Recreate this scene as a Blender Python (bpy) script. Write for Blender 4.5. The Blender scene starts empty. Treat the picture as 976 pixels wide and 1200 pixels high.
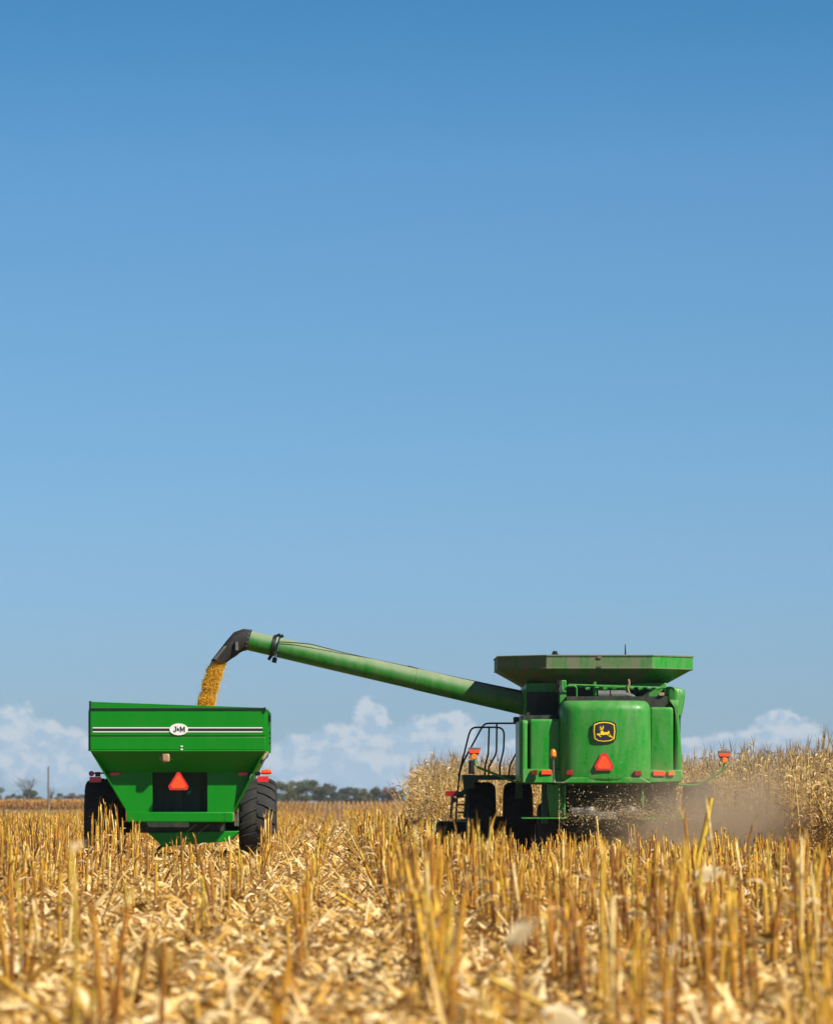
import bpy, bmesh, math, random
import numpy as np
from mathutils import Vector, Matrix
random.seed(7); rng = np.random.default_rng(11)
R = math.radians
scene = bpy.context.scene
col = scene.collection

# ------------------------------------------------------------------ camera
F = 5800.0            # focal length in photo pixels (photo is 976 x 1200)
VX, VY = 395.0, 940.0 # where the crop rows meet at the horizon
EYE = 1.25
cam_d = bpy.data.cameras.new('camera'); cam = bpy.data.objects.new('camera', cam_d); col.objects.link(cam)
cam.location = (0, 0, EYE); cam.rotation_euler = (R(90), 0, 0)
cam_d.sensor_fit = 'VERTICAL'; cam_d.sensor_height = 36; cam_d.sensor_width = 29.28
cam_d.lens = F / 1200 * 36
cam_d.shift_x = (488 - VX) / 1200; cam_d.shift_y = (VY - 600) / 1200
cam_d.clip_start = 0.5; cam_d.clip_end = 20000
cam_d.dof.use_dof = True; cam_d.dof.focus_distance = 99; cam_d.dof.aperture_fstop = 3.7
scene.camera = cam

SUN_EL, SUN_AZ = 42.0, 52.0     # azimuth: degrees to the right of straight behind the camera
sd = Vector((math.sin(R(SUN_AZ)) * math.cos(R(SUN_EL)), -math.cos(R(SUN_AZ)) * math.cos(R(SUN_EL)), math.sin(R(SUN_EL))))

# ------------------------------------------------------------------ node helper
class NT:
    def __init__(s, tree): s.t = tree; s.n = tree.nodes; s.l = tree.links
    def node(s, typ, **kw):
        n = s.n.new(typ)
        for k, v in kw.items(): setattr(n, k, v)
        return n
    def put(s, sock, v):
        if isinstance(v, bpy.types.NodeSocket): s.l.new(v, sock)
        else:
            try: sock.default_value = v
            except Exception: sock.default_value = (*v, 1)
    def m(s, op, a, b=0.0, c=0.0, clamp=False):
        n = s.n.new('ShaderNodeMath'); n.operation = op; n.use_clamp = clamp
        s.put(n.inputs[0], a); s.put(n.inputs[1], b); s.put(n.inputs[2], c)
        return n.outputs[0]
    def mix(s, f, a, b, mode='MIX'):
        n = s.n.new('ShaderNodeMix'); n.data_type = 'RGBA'; n.blend_type = mode
        s.put(n.inputs[0], f); s.put(n.inputs[6], a); s.put(n.inputs[7], b)
        return n.outputs[2]
    def noise(s, vec, scale, detail=4, rough=.5, out=0, dist=0):
        n = s.n.new('ShaderNodeTexNoise'); s.put(n.inputs['Scale'], scale); n.inputs['Detail'].default_value = detail
        n.inputs['Roughness'].default_value = rough; n.inputs['Distortion'].default_value = dist
        if vec is not None: s.l.new(vec, n.inputs['Vector'])
        return n.outputs[out]
    def ramp(s, f, stops, interp='LINEAR'):
        n = s.n.new('ShaderNodeValToRGB'); n.color_ramp.interpolation = interp
        e = n.color_ramp.elements
        while len(e) < len(stops): e.new(0.5)
        for q, (p, c) in zip(e, stops): q.position = p; q.color = (*c, 1) if len(c) == 3 else c
        s.put(n.inputs[0], f); return n.outputs[0]
    def sstep(s, v, lo, hi):
        n = s.n.new('ShaderNodeMapRange'); n.interpolation_type = 'SMOOTHSTEP'
        s.put(n.inputs[0], v); n.inputs[1].default_value = lo; n.inputs[2].default_value = hi
        return n.outputs[0]

# ------------------------------------------------------------------ sky
world = bpy.data.worlds.new('World'); scene.world = world; world.use_nodes = True
w = NT(world.node_tree); w.n.clear()
sky = w.node('ShaderNodeTexSky', sky_type='NISHITA'); sky.sun_disc = False
sky.sun_elevation = R(SUN_EL); sky.sun_rotation = R(180 - SUN_AZ)
sky.altitude = 300; sky.air_density = 1.15; sky.dust_density = 0.35; sky.ozone_density = 2.2
tc = w.node('ShaderNodeTexCoord')
sep = w.node('ShaderNodeSeparateXYZ'); w.l.new(tc.outputs['Generated'], sep.inputs[0])
# azimuth and elevation (radians) of the direction looked at
az = w.m('ARCTAN2', sep.outputs[0], sep.outputs[1])
el = w.m('ARCSINE', sep.outputs[2])
skyc = w.ramp(w.m('MULTIPLY', el, 2.0, clamp=True), [(0.0, (.33, .52, .92)), (.083, (.308, .513, .90)), (.117, (.302, .512, .855)), (.186, (.28, .50, .765)), (.255, (.255, .487, .735)), (.314, (.17, .43, .65)), (.5, (.12, .30, .46)), (1, (.11, .21, .32))])
base = w.mix(1.0, w.mix(1.0, sky.outputs[0], skyc, 'MULTIPLY'), (1.75, 1.74, 1.79, 1), 'MULTIPLY')
comb = w.node('ShaderNodeCombineXYZ'); w.l.new(az, comb.inputs[0]); w.l.new(w.m('MULTIPLY', el, 1.25), comb.inputs[1])
n1 = w.noise(comb.outputs[0], 95, 7, .6)
n2 = w.noise(comb.outputs[0], 190, 5, .6)
off = w.node('ShaderNodeVectorMath', operation='ADD'); w.l.new(comb.outputs[0], off.inputs[0]); off.inputs[1].default_value = (.0024, .0024, 0)
n1b = w.noise(off.outputs[0], 95, 7, .6)
n3 = w.noise(comb.outputs[0], 150, 4, .5); n3b = w.noise(off.outputs[0], 150, 4, .5)
puff = w.m('MULTIPLY', w.m('ABSOLUTE', w.m('SUBTRACT', n3, .5)), 2.6); puff2 = w.m('MULTIPLY', w.m('ABSOLUTE', w.m('SUBTRACT', n3b, .5)), 2.6)
blobs = [ # px, py, rx, ry, strength  (turned into angles)
    (20, 870, 62, 50, 1.0), (72, 890, 58, 42, 1.0), (-60, 850, 60, 60, 1),
    (432, 852, 26, 42, 1.1), (405, 880, 75, 36, 1.05), (480, 868, 50, 30, 1.0), (530, 862, 46, 34, 1.05), (350, 890, 60, 36, 1.0), (470, 902, 160, 30, 1.1),
    (600, 885, 80, 30, .7), (915, 860, 44, 30, 1.1), (880, 880, 120, 28, 1.0), (960, 900, 110, 30, .6), (1080, 850, 90, 60, 1), (1300, 860, 150, 60, 1), (-300, 870, 160, 50, 1)]
mask = None
for (px, py, rx, ry, st) in blobs:
    a0, e0 = (px - VX) / F, (VY - py) / F
    dx = w.m('DIVIDE', w.m('SUBTRACT', az, a0), rx / F)
    dy = w.m('DIVIDE', w.m('SUBTRACT', el, e0), ry / F)
    d = w.m('SQRT', w.m('ADD', w.m('MULTIPLY', dx, dx), w.m('MULTIPLY', dy, dy)))
    v = w.m('MULTIPLY', w.m('SUBTRACT', 1.0, w.m('MULTIPLY', d, .70), clamp=True), st)
    mask = v if mask is None else w.m('MAXIMUM', mask, v)
fld = w.m('ADD', w.m('MULTIPLY', mask, 1.6), w.m('ADD', w.m('ADD', w.m('MULTIPLY', w.m('SUBTRACT', n1, .5), 1.0), w.m('MULTIPLY', puff, .38)), w.m('MULTIPLY', w.m('SUBTRACT', n2, .5), .5)))
cov = w.sstep(fld, .62, .92)
relief = w.sstep(w.m('ADD', w.m('ADD', w.m('MULTIPLY', w.m('SUBTRACT', n1, n1b), .6), w.m('MULTIPLY', w.m('SUBTRACT', puff, puff2), .30)), w.m('MULTIPLY', w.m('SUBTRACT', el, .010), 4.5)), -.07, .10)
ccol = w.mix(relief, (5.2, 7.2, 9.4, 1), (8.2, 9.1, 10.1, 1))
cov2 = w.m('MULTIPLY', w.m('MULTIPLY', cov, w.sstep(mask, .02, .22)), .76)
final = w.mix(cov2, base, ccol)
# thin veil close to the horizon
veil = w.m('MULTIPLY', w.sstep(el, .016, -.001), .38)
final = w.mix(veil, final, (5.4, 7.4, 9.8, 1))
bg = w.node('ShaderNodeBackground'); w.l.new(final, bg.inputs[0]); bg.inputs[1].default_value = 0.05
wo = w.node('ShaderNodeOutputWorld'); w.l.new(bg.outputs[0], wo.inputs[0])

sun_d = bpy.data.lights.new('sun', 'SUN'); sun_d.energy = 5.0; sun_d.angle = R(.53); sun_d.color = (1.0, .94, .84)
sun = bpy.data.objects.new('sun', sun_d); col.objects.link(sun); sun.rotation_euler = (-sd).to_track_quat('-Z', 'Y').to_euler()
scene.view_settings.view_transform = 'Standard'; scene.view_settings.look = 'None'
scene.view_settings.exposure = 0.55; scene.view_settings.gamma = 1.0; scene.view_settings.use_curve_mapping = False
scene.render.engine = 'CYCLES'
scene.cycles.max_bounces = 8; scene.cycles.volume_bounces = 1; scene.cycles.transparent_max_bounces = 8
scene.cycles.volume_step_rate = 2.0

# ------------------------------------------------------------------ materials
def mat(name, colr, rough=.5, metal=0, spec=.5, noise=None, bump=0, bscale=20, coat=0):
    m = bpy.data.materials.new(name); m.use_nodes = True; t = NT(m.node_tree)
    b = t.n['Principled BSDF']; b.inputs['Roughness'].default_value = rough; b.inputs['Metallic'].default_value = metal
    b.inputs['Specular IOR Level'].default_value = spec
    if coat: b.inputs['Coat Weight'].default_value = coat; b.inputs['Coat Roughness'].default_value = .12
    tcn = t.node('ShaderNodeTexCoord')
    if noise:
        c2, sc, lo, hi = noise
        f = t.sstep(t.noise(tcn.outputs['Object'], sc, 6, .6), lo, hi)
        t.put(b.inputs['Base Color'], t.mix(f, (*colr, 1), (*c2, 1)))
        t.put(b.inputs['Roughness'], t.m('ADD', rough, t.m('MULTIPLY', f, .18)))
    else: b.inputs['Base Color'].default_value = (*colr, 1)
    if bump:
        bn = t.node('ShaderNodeBump'); bn.inputs['Strength'].default_value = bump; bn.inputs['Distance'].default_value = .02
        t.l.new(t.noise(tcn.outputs['Object'], bscale, 5, .6), bn.inputs['Height']); t.l.new(bn.outputs[0], b.inputs['Normal'])
    return m

def dusty(name, colr, dust, amount, rough=.35, up=.5):
    """painted metal with a film of field dust: patchy, streaked downwards, thicker where the panel faces up"""
    m = bpy.data.materials.new(name); m.use_nodes = True; t = NT(m.node_tree); b = t.n['Principled BSDF']; b.inputs['Specular IOR Level'].default_value = .32
    tcn = t.node('ShaderNodeTexCoord'); mp = t.node('ShaderNodeMapping'); mp.inputs['Scale'].default_value = (3.5, 3.5, .7)
    t.l.new(tcn.outputs['Object'], mp.inputs[0])
    a = t.noise(mp.outputs[0], 1.6, 6, .62); b2 = t.noise(tcn.outputs['Object'], 14, 5, .7); sp = t.noise(tcn.outputs['Object'], 70, 2, .5)
    g = t.node('ShaderNodeNewGeometry'); s = t.node('ShaderNodeSeparateXYZ'); t.l.new(g.outputs['Normal'], s.inputs[0])
    upf = t.m('MULTIPLY', t.m('MAXIMUM', s.outputs[2], 0), up)
    f = t.m('ADD', t.m('ADD', t.m('MULTIPLY', t.sstep(a, .3, .75), .8), t.m('MULTIPLY', t.sstep(b2, .4, .75), .35)), upf)
    f = t.m('MULTIPLY', f, amount, clamp=True)
    f = t.m('ADD', f, t.m('MULTIPLY', t.sstep(sp, .62, .72), amount * .25), clamp=True)
    t.put(b.inputs['Base Color'], t.mix(f, (*colr, 1), (*dust, 1)))
    t.put(b.inputs['Roughness'], t.m('ADD', rough, t.m('MULTIPLY', f, .5), clamp=True))
    bn = t.node('ShaderNodeBump'); bn.inputs['Strength'].default_value = .12; bn.inputs['Distance'].default_value = .03
    t.l.new(t.noise(tcn.outputs['Object'], 2.2, 2, .5), bn.inputs['Height']); t.l.new(bn.outputs[0], b.inputs['Normal'])
    return m

DUST = (.30, .27, .19)
M = dict(
    cart=dusty('cart_green_paint', (.0, .205, .004), (.06, .22, .04), .12, .36, .2),
    comb=dusty('combine_green_paint', (.004, .23, .010), (.20, .29, .14), .44, .24, .5),
    tank=dusty('grain_tank_paint', (.005, .17, .012), (.15, .155, .095), 1.5, .45, .5),
    auger=dusty('auger_green_paint', (.001, .16, .005), (.36, .33, .25), .20, .26, 3.0),
    dkgreen=dusty('dark_green_frame', (.006, .06, .03), DUST, .14, .4, .3),
    dark=dusty('dark_inner_steel', (.012, .02, .014), DUST, .15, .6, .3),
    rubber=mat('black_rubber', (.016, .016, .017), .8, noise=((.05, .043, .032), 7, .45, .75), bump=.2, bscale=30),
    tyre=mat('tyre_rubber', (.014, .014, .015), .8, noise=((.045, .040, .032), 5, .45, .85), bump=.2, bscale=40),
    blackm=mat('black_metal', (.012, .013, .013), .4),
    greyp=mat('grey_plastic', (.10, .10, .10), .6, noise=((.2, .18, .14), 6, .4, .8)),
    greym=mat('grey_steel', (.12, .115, .10), .45, .5, noise=((.3, .25, .17), 8, .4, .8)),
    white=mat('white_decal', (.78, .78, .72), .4),
    blk=mat('black_decal', (.02, .02, .022), .4),
    yellow=mat('yellow_decal', (.85, .60, .02), .4),
    tan=mat('tan_lens', (.36, .23, .12), .4),
    red=mat('red_reflector', (.62, .018, .015), .25, coat=.5),
    dred=mat('dark_red_lens', (.30, .008, .012), .2, coat=.5),
    orange=mat('orange_reflector', (.90, .085, .015), .35),
    amber=mat('amber_lens', (.85, .22, .01), .2, coat=.6),
    rim=mat('wheel_paint', (.55, .42, .05), .5, noise=((.2, .17, .1), 5, .4, .7)),
    glass=mat('cab_glass', (.02, .03, .03), .06),
    pole=mat('weathered_pole_wood', (.14, .12, .10), .85),
)

def straw(name, stops, obj_rand=True, transl=.25, hstops=None, rough=.6):
    """plant matter: colour picked by the per-piece attribute 'rnd' (plus the object's own random) and fibre noise"""
    m = bpy.data.materials.new(name); m.use_nodes = True; t = NT(m.node_tree); b = t.n['Principled BSDF']
    at = t.node('ShaderNodeAttribute', attribute_name='rnd'); v = at.outputs['Fac']
    if obj_rand:
        oi = t.node('ShaderNodeObjectInfo'); v = t.m('FRACT', t.m('ADD', v, oi.outputs['Random']))
    tcn = t.node('ShaderNodeTexCoord')
    nz = t.noise(tcn.outputs['Object'], 22, 3, .6)
    v2 = t.m('ADD', v, t.m('MULTIPLY', t.m('SUBTRACT', nz, .5), .5), clamp=True)
    c = t.ramp(v2, stops)
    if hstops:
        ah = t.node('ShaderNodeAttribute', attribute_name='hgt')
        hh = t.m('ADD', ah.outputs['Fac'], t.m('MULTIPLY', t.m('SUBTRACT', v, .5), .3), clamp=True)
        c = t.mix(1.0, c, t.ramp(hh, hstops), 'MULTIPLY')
    t.put(b.inputs['Base Color'], c); b.inputs['Roughness'].default_value = rough; b.inputs['Specular IOR Level'].default_value = .35
    if transl:
        tr = t.node('ShaderNodeBsdfTranslucent'); t.put(tr.inputs[0], c)
        mx = t.node('ShaderNodeMixShader'); mx.inputs[0].default_value = transl
        t.l.new(b.outputs[0], mx.inputs[1]); t.l.new(tr.outputs[0], mx.inputs[2]); t.l.new(mx.outputs[0], t.n['Material Output'].inputs[0])
    return m

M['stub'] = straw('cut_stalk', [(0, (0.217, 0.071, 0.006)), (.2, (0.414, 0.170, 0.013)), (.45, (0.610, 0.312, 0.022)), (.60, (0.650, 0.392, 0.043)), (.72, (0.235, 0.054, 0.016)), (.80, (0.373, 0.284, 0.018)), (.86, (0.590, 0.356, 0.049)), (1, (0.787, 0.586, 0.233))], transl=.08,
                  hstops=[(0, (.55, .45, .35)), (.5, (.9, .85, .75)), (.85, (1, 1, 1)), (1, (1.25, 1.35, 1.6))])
M['husk'] = straw('dry_husk', [(0, (0.386, 0.217, 0.053)), (.3, (0.569, 0.360, 0.127)), (.6, (0.679, 0.486, 0.240)), (.85, (0.734, 0.585, 0.374)), (1, (0.505, 0.318, 0.074))], transl=.25)
M['litter'] = straw('litter_leaf', [(0, (0.117, 0.050, 0.009)), (.14, (0.329, 0.149, 0.017)), (.34, (0.581, 0.316, 0.048)), (.56, (0.735, 0.465, 0.137)), (.8, (0.833, 0.597, 0.260)), (1, (0.870, 0.689, 0.389))], obj_rand=False, transl=.2)
M['cornleaf'] = straw('standing_corn_leaf', [(0, (0.481, 0.294, 0.076)), (.3, (0.682, 0.459, 0.166)), (.65, (0.802, 0.578, 0.257)), (1, (0.863, 0.670, 0.355))], transl=.35, hstops=[(0, (.72, .55, .34)), (.45, (.95, .85, .70)), (.75, (1, 1, 1)), (1, (1, 1, 1))])  # lower leaves tinted darker: golden colour, with some shade put into the tint
M['cornstem'] = straw('standing_corn_stem', [(0, (.30, .17, .04)), (.5, (.46, .29, .07)), (1, (.58, .42, .14))], transl=0)
M['tassel'] = straw('corn_tassel', [(0, (.20, .13, .06)), (1, (.40, .29, .16))], transl=0)
M['grain'] = straw('corn_kernels', [(0, (0.550, 0.280, 0.022)), (.4, (0.924, 0.560, 0.044)), (1, (0.930, 0.762, 0.143))], obj_rand=False, transl=.4)
M['chaff'] = straw('chaff', [(0, (.22, .14, .06)), (.5, (.45, .32, .15)), (1, (.78, .63, .38))], obj_rand=False, transl=.3)

M['pale_husk'] = straw('pale_husk', [(0, (.40, .26, .09)), (.5, (.62, .48, .25)), (1, (.80, .68, .44))], obj_rand=False, transl=.3)
M['gold_husk'] = straw('gold_husk', [(0, (.28, .15, .02)), (1, (.60, .40, .10))], obj_rand=False, transl=.3)
# ------------------------------------------------------------------ object helpers
def link(name, me, material=None, parent=None):
    o = bpy.data.objects.new(name, me); col.objects.link(o)
    if material is not None:
        for mm in (material if isinstance(material, (list, tuple)) else [material]): me.materials.append(mm)
    if parent: o.parent = parent
    return o
def tag(o, label=None, cat=None, group=None, kind=None):
    if label: o['label'] = label
    if cat: o['category'] = cat
    if group: o['group'] = group
    if kind: o['kind'] = kind
    return o
def thing(name, loc, label, cat, group=None, rz=0):
    o = bpy.data.objects.new(name, None); col.objects.link(o); o.location = loc; o.rotation_euler = (0, 0, rz)
    o.empty_display_size = .3
    return tag(o, label, cat, group)

def P(px, py, Y):
    return Vector(((px - VX) / F * Y, Y, EYE + (VY - py) / F * Y))

class MB:
    """collects polygons in world coordinates; build() links them as ONE mesh relative to the parent's base"""
    def __init__(s): s.v = []; s.f = []
    def add(s, vs, fs):
        k = len(s.v); s.v += [tuple(a) for a in vs]; s.f += [tuple(i + k for i in f) for f in fs]; return s
    def box(s, x0, x1, y0, y1, z0, z1):
        return s.add([(x0, y0, z0), (x1, y0, z0), (x1, y1, z0), (x0, y1, z0), (x0, y0, z1), (x1, y0, z1), (x1, y1, z1), (x0, y1, z1)],
                     [(0, 3, 2, 1), (4, 5, 6, 7), (0, 1, 5, 4), (1, 2, 6, 5), (2, 3, 7, 6), (3, 0, 4, 7)])
    def pbox(s, px0, px1, py0, py1, Y, depth):      # box whose face at distance Y covers these photo pixels
        a, b = P(px0, py1, Y), P(px1, py0, Y)
        return s.box(a.x, b.x, Y, Y + depth, a.z, b.z)
    def prism(s, pts, y0, y1):                      # polygon in x,z pushed along y
        n = len(pts)
        s.add([(x, y0, z) for x, z in pts] + [(x, y1, z) for x, z in pts],
              [tuple(range(n)), tuple(range(2 * n - 1, n - 1, -1))] + [(i + n, (i + 1) % n + n, (i + 1) % n, i) for i in range(n)])
        return s
    def pprism(s, pp, Y, depth): return s.prism([(P(a, b, Y).x, P(a, b, Y).z) for a, b in pp], Y, Y + depth)
    def loft(s, rings, close=True, caps=True):
        n = len(rings[0]); k = len(s.v); s.v += [tuple(p) for r in rings for p in r]
        for i in range(len(rings) - 1):
            for j in range(n if close else n - 1):
                a, b = k + i * n + j, k + i * n + (j + 1) % n
                s.f.append((a, b, b + n, a + n))
        if caps and close:
            s.f.append(tuple(k + j for j in range(n - 1, -1, -1))); s.f.append(tuple(k + (len(rings) - 1) * n + j for j in range(n)))
        return s
    def tube(s, pts, r, n=10, caps=True):
        pts = [Vector(p) for p in pts]; rings = []; up = None
        for i, p in enumerate(pts):
            d = (pts[min(i + 1, len(pts) - 1)] - pts[max(i - 1, 0)]).normalized()
            if up is None: up = d.orthogonal().normalized()
            up = (up - d * up.dot(d)).normalized(); sdv = d.cross(up)
            rr = r[i] if isinstance(r, (list, tuple)) else r
            rings.append([p + (up * math.cos(2 * math.pi * j / n) + sdv * math.sin(2 * math.pi * j / n)) * rr for j in range(n)])
        return s.loft(rings, caps=caps)
    def lathe_x(s, c, prof, n=40):                  # profile of (x offset, radius) turned round the x axis
        rings = [[(c[0] + x, c[1] + r * math.cos(2 * math.pi * j / n), c[2] + r * math.sin(2 * math.pi * j / n)) for j in range(n)] for x, r in prof]
        return s.loft(rings, caps=False)
    def build(s, name, material, parent=None, smooth=False, bevel=0, group=None, label=None):
        off = parent.matrix_world.translation if False else Vector(BASE.get(parent.name, (0, 0, 0)) if parent else (0, 0, 0))
        me = bpy.data.meshes.new(name); me.from_pydata([(a - off.x, b - off.y, c - off.z) for a, b, c in s.v], [], s.f)
        bm = bmesh.new(); bm.from_mesh(me); bmesh.ops.recalc_face_normals(bm, faces=bm.faces); bm.to_mesh(me); bm.free()
        o = link(name, me, material, parent)
        if parent: BASE[o.name] = tuple(off)
        if bevel:
            md = o.modifiers.new('bevel', 'BEVEL'); md.width = bevel; md.segments = 2; md.limit_method = 'ANGLE'; md.angle_limit = R(40)
        if smooth or bevel:
            me.polygons.foreach_set('use_smooth', [True] * len(me.polygons))
            if smooth != 'all':
                me.update()
                try: me.set_sharp_from_angle(angle=R(35))
                except Exception: pass
        if group: o['group'] = group
        if label: o['label'] = label
        return o
BASE = {}
def base(o): BASE[o.name] = tuple(o.location); return o

def arc(pts, rad=.12, n=5):
    """round the corners of a polyline"""
    pts = [Vector(p) for p in pts]; out = [pts[0]]
    for i in range(1, len(pts) - 1):
        a, b, c = pts[i - 1], pts[i], pts[i + 1]
        r1 = min(rad, (a - b).length * .45); r2 = min(rad, (c - b).length * .45)
        p0 = b + (a - b).normalized() * r1; p1 = b + (c - b).normalized() * r2
        for k in range(n + 1):
            u = k / n; out.append(p0 * (1 - u) ** 2 + b * 2 * u * (1 - u) + p1 * u * u)
    out.append(pts[-1]); return out

def tyre_mesh(c, Rr, W, lugs=22, lug_h=.05, flip=1):
    m = MB(); h = W / 2
    prof = [(-h * .80, Rr * .56), (-h * .98, Rr * .68), (-h, Rr * .80), (-h * .93, Rr * .875), (-h * .72, Rr * .94), (-h * .3, Rr * .97), (0, Rr * .972),
            (h * .3, Rr * .97), (h * .72, Rr * .94), (h * .93, Rr * .875), (h, Rr * .80), (h * .98, Rr * .68), (h * .80, Rr * .56)]
    m.lathe_x(c, prof, 48)
    def pt(x, a, r): return (c[0] + x, c[1] + r * math.cos(a), c[2] + r * math.sin(a))
    da = 2 * math.pi / lugs; tw = da * .23
    for k in range(lugs):
        for sgn in (-1, 1):
            a0 = k * da + (da / 2 if sgn > 0 else 0)
            st = [(0.02, 0, .955, 1.0), (.35, .05, .955, 1.0), (.68, .11, .94, .985), (.92, .17, .87, .925), (1.0, .20, .79, .84)]
            rings = []
            for (u, sk, r0, r1) in st:
                a = a0 + flip * sk * 1.0; x = sgn * u * h; t2 = tw * (1.15 if u > .5 else .8)
                rings.append([pt(x, a - t2, Rr * r0), pt(x, a - t2 * .75, Rr * r1), pt(x, a + t2 * .75, Rr * r1), pt(x, a + t2, Rr * r0)])
            m.loft(rings)
    return m

def wheel(c, Rr, W, parent, lugs=22, flip=1, out=1):
    """wheel = painted rim and hub, with its tyre as sub-part"""
    m = MB(); h = W / 2
    m.lathe_x(c, [(-h * .80, Rr * .585), (-h * .78, Rr * .54), (-h * .3, Rr * .50), (h * .3 * out, Rr * .48), (h * .34 * out, Rr * .2), (h * .5 * out, Rr * .14), (h * .5 * out, .001)], 32)
    m.lathe_x(c, [(h * .80, Rr * .585), (h * .78, Rr * .54), (h * .3, Rr * .50)], 32)
    for k in range(8):
        a = k * math.pi / 4; m.tube([(c[0] + h * .3 * out, c[1] + Rr * .17 * math.cos(a), c[2] + Rr * .17 * math.sin(a)), (c[0] + h * .42 * out, c[1] + Rr * .17 * math.cos(a), c[2] + Rr * .17 * math.sin(a))], .02, 6)
    wo_ = m.build('wheel', M['rim'], parent, smooth=True)
    tyre_mesh(c, Rr, W, lugs, flip=flip).build('tyre', M['tyre'], wo_, smooth=True)
    return wo_

def text_mb(txt, center, size, depth, bold=0.0, sx=1.0):
    """lettering facing the camera side (-y) as polygons"""
    cu = bpy.data.curves.new('lettering', 'FONT'); cu.body = txt; cu.size = size; cu.align_x = 'CENTER'; cu.align_y = 'CENTER'; cu.extrude = depth / 2; cu.offset = bold
    o = bpy.data.objects.new('lettering', cu); col.objects.link(o)
    dg = bpy.context.evaluated_depsgraph_get(); me = bpy.data.meshes.new_from_object(o.evaluated_get(dg))
    m = MB(); m.add([(center[0] + v.co.x * sx, center[1] - v.co.z, center[2] + v.co.y) for v in me.vertices], [tuple(p.vertices) for p in me.polygons])
    bpy.data.objects.remove(o); bpy.data.meshes.remove(me); bpy.data.curves.remove(cu)
    return m

# ------------------------------------------------------------------ the ground
def gz(x, y):
    """height of the land: flat, a shallow dip, then a rise that carries the far corn"""
    y = np.asarray(y, float); x = np.asarray(x, float)
    def ss(a, b, v): t = np.clip((v - a) / (b - a), 0, 1); return t * t * (3 - 2 * t)
    z = -3.7 * ss(300, 740, y) + 3.62 * ss(730, 985, y) + .25 * ss(1000, 2500, y)
    return z
ys = np.concatenate([np.linspace(-60, 8, 6), np.linspace(10, 140, 160), np.linspace(142, 320, 60), np.linspace(330, 1020, 110), np.linspace(1060, 3000, 20), np.array([5000, 9000, 15000])])
xs = np.concatenate([[-6000, -1500, -400, -200, -100, -60], np.linspace(-40, -14, 16), np.linspace(-13, 20, 130), np.linspace(21, 50, 16), [80, 120, 200, 400, 1500, 6000]])
XX, YY = np.meshgrid(xs, ys); ZZ = gz(XX, YY)
near = (YY < 300)
ZZ = ZZ + near * (0.018 * np.sin(XX * 7.1 + 1.3) * np.sin(YY * 1.9) + rng.normal(0, .012, XX.shape) * (YY < 150))
# raised strip of soil along each crop row
ROW0, ROWS = -.29, .88
ZZ = ZZ + near * .03 * np.cos((XX - ROW0) / ROWS * 2 * np.pi)
nx, ny = len(xs), len(ys)
V = np.stack([XX, YY, ZZ], -1).reshape(-1, 3)
I = np.arange(nx * ny).reshape(ny, nx)
Q = np.stack([I[:-1, :-1], I[:-1, 1:], I[1:, 1:], I[1:, :-1]], -1).reshape(-1, 4)
def quads_mesh(name, V, Q, rnd=None, hgt=None, matidx=None, smooth=False):
    me = bpy.data.meshes.new(name)
    me.vertices.add(len(V)); me.vertices.foreach_set('co', np.ascontiguousarray(V, np.float32).ravel())
    me.loops.add(Q.size); me.polygons.add(len(Q))
    me.loops.foreach_set('vertex_index', np.ascontiguousarray(Q, np.int32).ravel())
    me.polygons.foreach_set('loop_start', np.arange(0, Q.size, 4, dtype=np.int32))
    if matidx is not None: me.polygons.foreach_set('material_index', np.ascontiguousarray(matidx, np.int32))
    if smooth: me.polygons.foreach_set('use_smooth', np.ones(len(Q), bool))
    for nm, arr in (('rnd', rnd), ('hgt', hgt)):
        if arr is not None:
            a = me.attributes.new(nm, 'FLOAT', 'POINT'); a.data.foreach_set('value', np.ascontiguousarray(arr, np.float32))
    me.update(calc_edges=True)
    return me
gm = bpy.data.materials.new('field_soil'); gm.use_nodes = True; t = NT(gm.node_tree); b = t.n['Principled BSDF']
tcn = t.node('ShaderNodeTexCoord')
a = t.noise(tcn.outputs['Object'], 9, 8, .7); a2 = t.noise(tcn.outputs['Object'], 45, 5, .7); a3 = t.noise(tcn.outputs['Object'], .35, 4, .6)
c = t.ramp(t.m('ADD', t.m('MULTIPLY', a, .6), t.m('MULTIPLY', a2, .4)), [(.30, (.035, .022, .012)), (.46, (.10, .065, .028)), (.56, (.22, .14, .05)), (.72, (.42, .30, .13))])
c = t.mix(t.m('MULTIPLY', a3, .3), c, (.34, .24, .10, 1))
t.put(b.inputs['Base Color'], c); b.inputs['Roughness'].default_value = .9
bn = t.node('ShaderNodeBump'); bn.inputs['Strength'].default_value = .7; bn.inputs['Distance'].default_value = .03
t.l.new(a2, bn.inputs['Height']); t.l.new(bn.outputs[0], b.inputs['Normal'])
g = link('ground', quads_mesh('ground', V, Q, smooth=True), gm); tag(g, kind='structure')

# ------------------------------------------------------------------ COMBINE HARVESTER
YC = 100.0
cmb = base(thing('combine_harvester', (P(706, 0, YC).x, 103.0, 0), 'dusty green combine harvester seen from behind with its long unloading auger swung out left', 'combine harvester'))
def rrect(x0, x1, y0, y1, r, bulge=0, n=6, sides=True):
    """plan outline of a panel body open to the front: rounded rear corners"""
    pts = [(x0, y1)]
    for k in range(n + 1):
        a = math.pi + k / n * math.pi / 2; pts.append((x0 + r + r * math.cos(a), y0 + r + r * math.sin(a)))
    m_ = 7
    for k in range(1, m_):
        u = k / m_; pts.append((x0 + r + (x1 - x0 - 2 * r) * u, y0 - bulge * (1 - (2 * u - 1) ** 2)))
    for k in range(n + 1):
        a = -math.pi / 2 + k / n * math.pi / 2; pts.append((x1 - r + r * math.cos(a), y0 + r + r * math.sin(a)))
    pts.append((x1, y1)); return pts
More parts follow.
